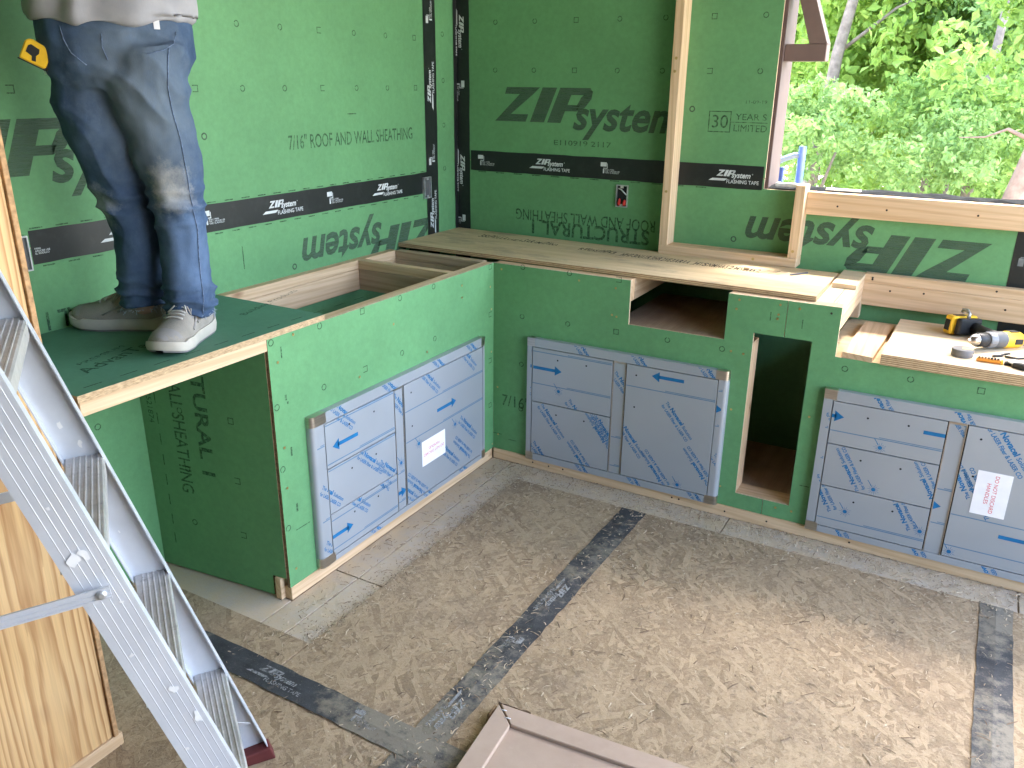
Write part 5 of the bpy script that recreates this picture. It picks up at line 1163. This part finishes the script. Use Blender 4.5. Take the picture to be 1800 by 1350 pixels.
# sneakers: built along local x (toe at +x), then turned into place
def sneaker(heel, toe, flip):
    heel, toe = Vector(heel), Vector(toe); d = (toe-heel).normalized(); L_ = (toe-heel).length
    r_ = Vector((-d.y, d.x, 0)); M = Matrix((d, r_, Vector((0, 0, 1)))).transposed().to_4x4(); M.translation = heel
    S = np.linspace(0, 1, 26)
    wid = np.interp(S, [0, .03, .12, .3, .5, .68, .82, .92, .98, 1], [.016, .030, .038, .038, .042, .051, .051, .042, .026, .010])
    cen = np.interp(S, [0, .3, .6, .85, 1], [0, 0, .004, .004, .006])*flip
    top = np.interp(S, [0, .04, .12, .28, .42, .55, .7, .85, .95, 1], [.080, .098, .104, .108, .112, .099, .080, .068, .058, .044])
    rock = np.interp(S, [0, .1, .3, .65, .85, 1], [.008, .001, 0, 0, .004, .016])
    bm = BM(); rings = []
    for s, w, c, t, rk in zip(S, wid, cen, top, rock):
        ring = []
        for k in range(17):
            a = math.pi*k/16; ca = math.copysign(abs(math.cos(a))**.75, math.cos(a)); sa = math.sin(a)**.72
            nar = 1-.30*max(0, min(1, (sa-.5)/.5))*(1 if s < .55 else .4)
            ring.append(bm.verts.new(M @ Vector((s*L_, c+w*ca*nar, rk+.022+(t-.022-rk*.5)*sa))))
        rings.append(ring)
    for a, b in zip(rings, rings[1:]):
        for k in range(16):
            f = bm.faces.new((a[k], b[k], b[k+1], a[k+1])); f.smooth = True
    bm.faces.new(rings[0]); bm.faces.new(rings[-1][::-1]); bmesh.ops.recalc_face_normals(bm, faces=bm.faces[:])
    sh_ = mobj('sneaker', bm, 'shoe', pe, smooth=True)
    bm = BM(); prev = None
    for s, w, c, rk in zip(S, wid, cen, rock):
        fl = 1.08+.10*math.sin(s*9)*.25; h1_ = .036 + .012*(s < .2)*(1-s*5) - .006*(s > .8)
        sec = [(-w*fl, rk+.006), (-w*fl*1.06, rk+.018), (-w*fl, rk+h1_), (w*fl, rk+h1_), (w*fl*1.06, rk+.018), (w*fl, rk+.006)]
        ring = [bm.verts.new(M @ Vector((s*(L_+.014)-.006, c+y, z))) for y, z in sec]
        if prev:
            for k in range(6): bm.faces.new((prev[k], prev[(k+1) % 6], ring[(k+1) % 6], ring[k]))
        else: first = ring
        prev = ring
    bm.faces.new(first[::-1]); bm.faces.new(prev); bmesh.ops.recalc_face_normals(bm, faces=bm.faces[:]); mobj('midsole', bm, 'sole', sh_, smooth=True, autosm=40)
    bm = BM(); prev = None
    for s, w, c, rk in zip(S, wid, cen, rock):
        ring = [bm.verts.new(M @ Vector((s*(L_+.008)-.003, c+y, z))) for y, z in ((-w*1.02, rk), (-w*1.04, rk+.0075), (w*1.04, rk+.0075), (w*1.02, rk))]
        if prev:
            for k in range(4): bm.faces.new((prev[k], prev[(k+1) % 4], ring[(k+1) % 4], ring[k]))
        prev = ring
    bmesh.ops.recalc_face_normals(bm, faces=bm.faces[:]); mobj('outsole', bm, 'outsole', sh_)
    def surf(s, y, off=.002):
        w, c, t, rk = [float(np.interp(s, S, q_)) for q_ in (wid, cen, top, rock)]
        yy = max(-.98, min(.98, y)); a = math.acos(max(-1, min(1, math.copysign(abs(yy)**(1/.75), yy)))); sa = math.sin(a)**.72; nar = 1-.30*max(0, min(1, (sa-.5)/.5))*(1 if s < .55 else .4)
        return M @ Vector((s*L_, c+w*yy*nar*(1+off*8), rk+.022+(t-.022-rk*.5)*sa+off))
    bm = BM(); prev = None                              # toe overlay
    for s in (.86, .90, .94, .975, .995):
        ring = [bm.verts.new(surf(s, y, .0016)) for y in (-.97, -.8, -.5, 0, .5, .8, .97)]
        if prev:
            for k in range(6): bm.faces.new((prev[k], ring[k], ring[k+1], prev[k+1])).smooth = True
        prev = ring
    mobj('toe_overlay', bm, 'overlay', sh_)
    for sd in (-1, 1):                                   # side swoops
        bm = BM(); tube(bm, [surf(s, sd*y, .0012) for s, y in ((.62, .97), (.5, .92), (.40, .80), (.34, .62))], .0035, 6); tube(bm, [surf(s, sd*y, .0012) for s, y in ((.10, .9), (.22, .96), (.35, .93), (.48, .96))], .004, 6); mobj('side_overlay', bm, 'overlay', sh_)
    bm = BM()
    for k, s in enumerate((.42, .47, .52, .57, .62, .66)): tube(bm, [surf(s+.012*(k % 2), y, .004) for y in (-.55, -.3, 0, .3, .55)], .0027, 6)
    for sd in (-1, 1): tube(bm, [surf(.45, 0, .008), surf(.44, sd*.35, .016), surf(.47, sd*.7, .012), surf(.53, sd*.82, .006), surf(.50, sd*.5, .010), surf(.45, sd*.05, .008)], .0024, 6); tube(bm, [surf(.45, sd*.05, .008), surf(.50, sd*.35, .010), surf(.58, sd*.62, .006)], .0022, 6)
    mobj('laces', bm, 'lace', sh_, smooth=True)
    bm = BM(); tube(bm, [surf(.13+.22*(1-math.cos(t))/2, math.sin(t)*.62, .001)+Vector((0, 0, .004)) for t in [2*math.pi*k/14 for k in range(15)]], .006, 8); mobj('collar', bm, 'overlay', sh_, smooth=True)
sneaker((-.268, -1.405, .9185), (-.538, -1.538, .9185), 1)
sneaker((-.182, -1.362, .9185), (-.068, -1.606, .9185), -1)
# tape measure clipped at the hip
tm = thing('tape_measure', 'yellow tape measure clipped at the hip of the jeans', 'tape measure', (-.315, -1.665, 1.672))
Mt = plane((-.312, -1.660, 1.672), wax, (0, 0, 1)) @ Matrix.Rotation(R(-28), 4, 'Z')
bm = BM(); prism(bm, [(-.028, -.024), (.028, -.024), (.031, -.018), (.031, .006), (.018, .026), (-.020, .029), (-.029, .020)], Mt, -.020, .020); mobj('case', bm, 'yellow', tm, bevel=.004)
bm = BM(); prism(bm, [(-.019, -.004), (-.004, -.008), (-.001, -.018), (.008, -.016), (.004, -.004), (.008, .004), (.006, .014), (-.014, .017), (-.019, .012)], Mt, .0200, .0212); mobj('emblem', bm, 'black_plastic', tm)
bm = BM(); bx(bm, .0312, .036, -.026, -.008, -.010, .010, M=Mt); bx(bm, -.03, .032, -.027, -.0242, -.016, .016, M=Mt); mobj('tape_slot', bm, 'black_plastic', tm)
bm = BM(); tube(bm, [Mt @ Vector(p) for p in ((.028, .012, 0), (.040, .020, -.005), (.046, .030, -.02))], .003, 6); tube(bm, [Mt @ Vector(p) for p in ((.030, -.03, -.01), (.055, -.02, -.03), (.07, 0, -.05))], .006, 6); mobj('belt_clip', bm, 'galv', tm)
# ------------------------------------------------------------------ outside: brown bracket, blue scaffold, trees
br = thing('bracketed_post', 'brown painted timber post with a triangular knee bracket outside the window gap', 'post', (.91, .63, 1.2))
lumber('post', (.8600, .9715, .583, .760, 1.2135, 2.919), 'z', br, 'brown_shaded', .002)
lumber('bracket_arm', (.9720, 1.128, .600, .672, 1.705, 1.768), 'x', br, 'brown_paint', .002)
bm = BM(); prism(bm, [(1.062, 1.7685), (1.128, 1.7685), (.9722, 2.175), (.9722, 2.025)], plane((0, .598, 0), (1, 0, 0), (0, 0, 1)), -.076, 0); mobj('bracket_brace', bm, 'brown_paint', br)
sc = thing('scaffold_frame', 'blue tubular scaffold frame end beside the brown post', 'scaffold', (.9, 1.6, -.6))
bm = BM(); tube(bm, [(.895, 1.6, -.55), (.895, 1.6, 1.320)], .019, 12); mobj('upright', bm, 'blue_paint', sc)
bm = BM(); tube(bm, [(.60, 1.6, 1.14), (.72, 1.6, 1.20), (.80, 1.6, 1.25), (.86, 1.6, 1.275), (.89, 1.6, 1.27)], .015, 10); mobj('top_rail', bm, 'pale_blue', sc)
bm = BM(); tube(bm, [(.80, 1.6, -.55), (.80, 1.6, 1.21)], .015, 10); tube(bm, [(.55, 1.6, -.55), (.55, 1.6, 1.2)], .021, 10); mobj('upright', bm, 'blue_paint', sc)
def tree(name, label, cat, trunk, leaves, mats, group=None):
    """trunk: list of (x,y,z,r) polylines; leaves: list of clumps (x,y,z,rx,ry,rz,n,size)"""
    t = thing(name, label, cat, trunk[0][0][:3], group=group)
    bm = BM()
    for pl in trunk: tube(bm, [p[:3] for p in pl], [p[3] for p in pl], 9)
    for v in bm.verts: v.co += Vector((noise.noise(v.co*9), noise.noise(v.co*9+Vector((3, 3, 3))), 0))*.012
    mobj('trunk' if cat == 'tree' else 'stems', bm, mats[1], t, smooth=True)
    Vv, Ff, Tt = [], [], []
    for (x, y, z, rx, ry, rz, n, size) in leaves:
        nk_ = max(3, n//26); ctr = RS.normal(0, .45, (nk_, 3))
        for i in range(n):
            c = ctr[RS.randint(nk_)]+RS.normal(0, .13, 3)
            p = np.array([x+c[0]*rx, y+c[1]*ry, z+c[2]*rz])
            s = size*RS.uniform(.55, 1.25); d_ = RS.normal(0, 1, 3); d_[2] -= .5; d_ /= np.linalg.norm(d_); u_ = np.cross(d_, RS.normal(0, 1, 3)+np.array([0, 0, .6])); u_ /= np.linalg.norm(u_)+1e-6; w_ = np.cross(u_, d_)
            b = len(Vv); k = .30*s
            Vv += [p, p+d_*s*.45+u_*k+w_*s*.10, p+d_*s, p+d_*s*.45-u_*k+w_*s*.10, p+d_*s*.5]
            Ff += [(b, b+1, b+4), (b+1, b+2, b+4), (b+2, b+3, b+4), (b+3, b, b+4)]; Tt += [RS.rand()]*4
    me = bpy.data.meshes.new('crown'); me.from_pydata([tuple(v) for v in Vv], [], Ff); me.materials.append(MAT[mats[0]])
    at = me.attributes.new('tint', 'FLOAT', 'FACE'); at.data.foreach_set('value', Tt)
    o_ = bpy.data.objects.new('crown' if cat == 'tree' else 'foliage', me); COL.objects.link(o_); adopt(o_, t)
GR = 'trees and shrubs beyond the window gap'
def clumps(cx, cy, cz, sx, sy, sz, m, n, size, r=.5):
    out = []
    for i in range(m):
        q_ = RS.normal(0, .5, 3); out.append((cx+q_[0]*sx, cy+q_[1]*sy, cz+q_[2]*sz, r*RS.uniform(.7, 1.3), r*RS.uniform(.7, 1.3), r*RS.uniform(.6, 1.0), n, size))
    return out
tree('slender_tree', 'slim grey leaning trunk with bright leaves right of the brown bracket', 'tree', [[(.10, 6, -.6, .085), (.15, 6, .6, .075), (.20, 6, 1.1, .066), (.26, 6, 1.9, .055), (.40, 6, 2.8, .045), (.5, 6, 4.2, .03)], [(.26, 6, 1.9, .02), (.7, 6.2, 2.3, .012), (1.1, 6.3, 2.5, .006)]], clumps(.45, 6.6, 2.7, 1.0, .8, 1.1, 14, 260, .12, .55)+clumps(-.1, 7.0, 1.5, .9, .6, .8, 12, 260, .11, .4)+clumps(.3, 7.4, 2.3, .9, .6, .7, 10, 260, .11, .45), ('leaf_a', 'bark'), GR)
tree('leaning_tree', 'reddish bare lower trunk at the right edge of the window gap', 'tree', [[(1.86, 4.2, -.7, .085), (1.92, 4.2, .8, .072), (1.98, 4.2, 1.15, .066), (2.10, 4.2, 1.9, .06), (2.3, 4.2, 3.2, .04)], [(1.98, 4.2, 1.25, .018), (1.80, 4.2, 1.33, .012), (1.66, 4.2, 1.27, .007), (1.50, 4.2, 1.26, .004)], [(1.99, 4.1, 2.0, .05), (1.80, 4.2, 2.25, .04), (1.66, 4.3, 2.7, .03)]], clumps(1.9, 4.4, 2.25, .5, .5, .5, 8, 220, .085, .34), ('leaf_d', 'bark_red'), GR)
tree('broadleaf_tree', 'bright green broadleaf tree filling the middle of the window gap', 'tree', [[(1.20, 7.4, -.7, .09), (1.15, 7.4, 1.0, .07), (1.25, 7.4, 2.4, .06), (1.2, 7.5, 4.0, .05), (1.3, 7.9, 8.0, .03)], [(1.15, 7.4, 1.2, .03), (.75, 7.2, 1.7, .018), (.5, 7.1, 2.0, .008)]], clumps(1.15, 7.2, 2.1, 1.4, .9, 1.0, 40, 340, .092, .5)+clumps(1.25, 7.6, 3.6, 1.6, 1.0, .9, 14, 240, .13, .6)+clumps(1.3, 8.2, 6.8, 3.4, 1.2, 2.8, 46, 220, .30, 1.05), ('leaf_a', 'bark'), GR)  # topmost clumps are out of view, added to block sky light
tree('yellowing_tree', 'yellow green small tree low behind the broadleaf tree', 'tree', [[(.95, 8.6, -.7, .05), (.95, 8.6, 1.2, .035), (1.0, 8.6, 2.2, .02)]], clumps(.95, 8.5, 1.5, .8, .5, .6, 16, 240, .10, .40)+clumps(1.7, 8.9, 2.2, .6, .5, .6, 7, 220, .11, .4), ('leaf_c', 'bark'), GR)
tree('thin_tree', 'thin dark trunk with mixed foliage near the right edge', 'tree', [[(1.58, 5.6, -.7, .055), (1.60, 5.6, .7, .048), (1.57, 5.6, 1.2, .04), (1.62, 5.6, 2.4, .03)]], clumps(1.55, 5.7, 1.35, .75, .5, .5, 20, 300, .070, .38)+clumps(1.6, 7.4, 1.1, 1.0, .6, .5, 14, 260, .09, .4), ('leaf_d', 'bark'), GR)
tree('grey_green_shrub', 'grey green shrub low beside the brown post', 'shrub', [[(.50, 4.4, -.65, .03), (.46, 4.4, .6, .028), (.45, 4.4, 1.2, .02)], [(.46, 4.4, .5, .02), (.62, 4.4, 1.1, .01)]], clumps(.42, 4.6, 1.22, .42, .6, .40, 18, 300, .058, .30), ('leaf_b', 'bark'), GR)
tree('grey_green_shrub', 'grey green shrub low in the right part of the window gap', 'shrub', [[(1.45, 4.9, -.65, .03), (1.45, 4.9, .9, .02)]], clumps(1.45, 5.0, 1.18, .55, .6, .26, 14, 300, .058, .30), ('leaf_b', 'bark'), GR)
tree('ash_tree', 'tall tree with grey leaves high at the right of the window gap', 'tree', [[(2.3, 6.6, -.7, .09), (2.2, 6.6, 2.0, .07), (2.0, 6.6, 4.0, .04)]], clumps(1.75, 6.5, 2.4, .9, .7, .8, 26, 320, .078, .42)+clumps(2.1, 7, 3.8, 1.2, .8, .8, 9, 240, .12, .5), ('leaf_b', 'bark'), GR)
tree('backdrop_tree', 'pale leafy tree farthest back behind all the others', 'tree', [[(.6, 12, -.9, .14), (.6, 12, 3, .10), (.7, 12, 6, .05)]], clumps(-.6, 12, 2.0, 2.4, 1.4, 2.3, 80, 240, .17, .8)+clumps(1.5, 12.5, 1.9, 2.4, 1.4, 2.2, 90, 240, .17, .8)+clumps(1.9, 10, .6, 1.2, 1.0, .8, 24, 240, .13, .6)+clumps(.8, 12, 7.5, 5.5, 1.4, 3.4, 60, 220, .34, 1.3), ('leaf_a', 'bark'), GR)  # last, highest clumps are an unseen canopy added to screen off the sky
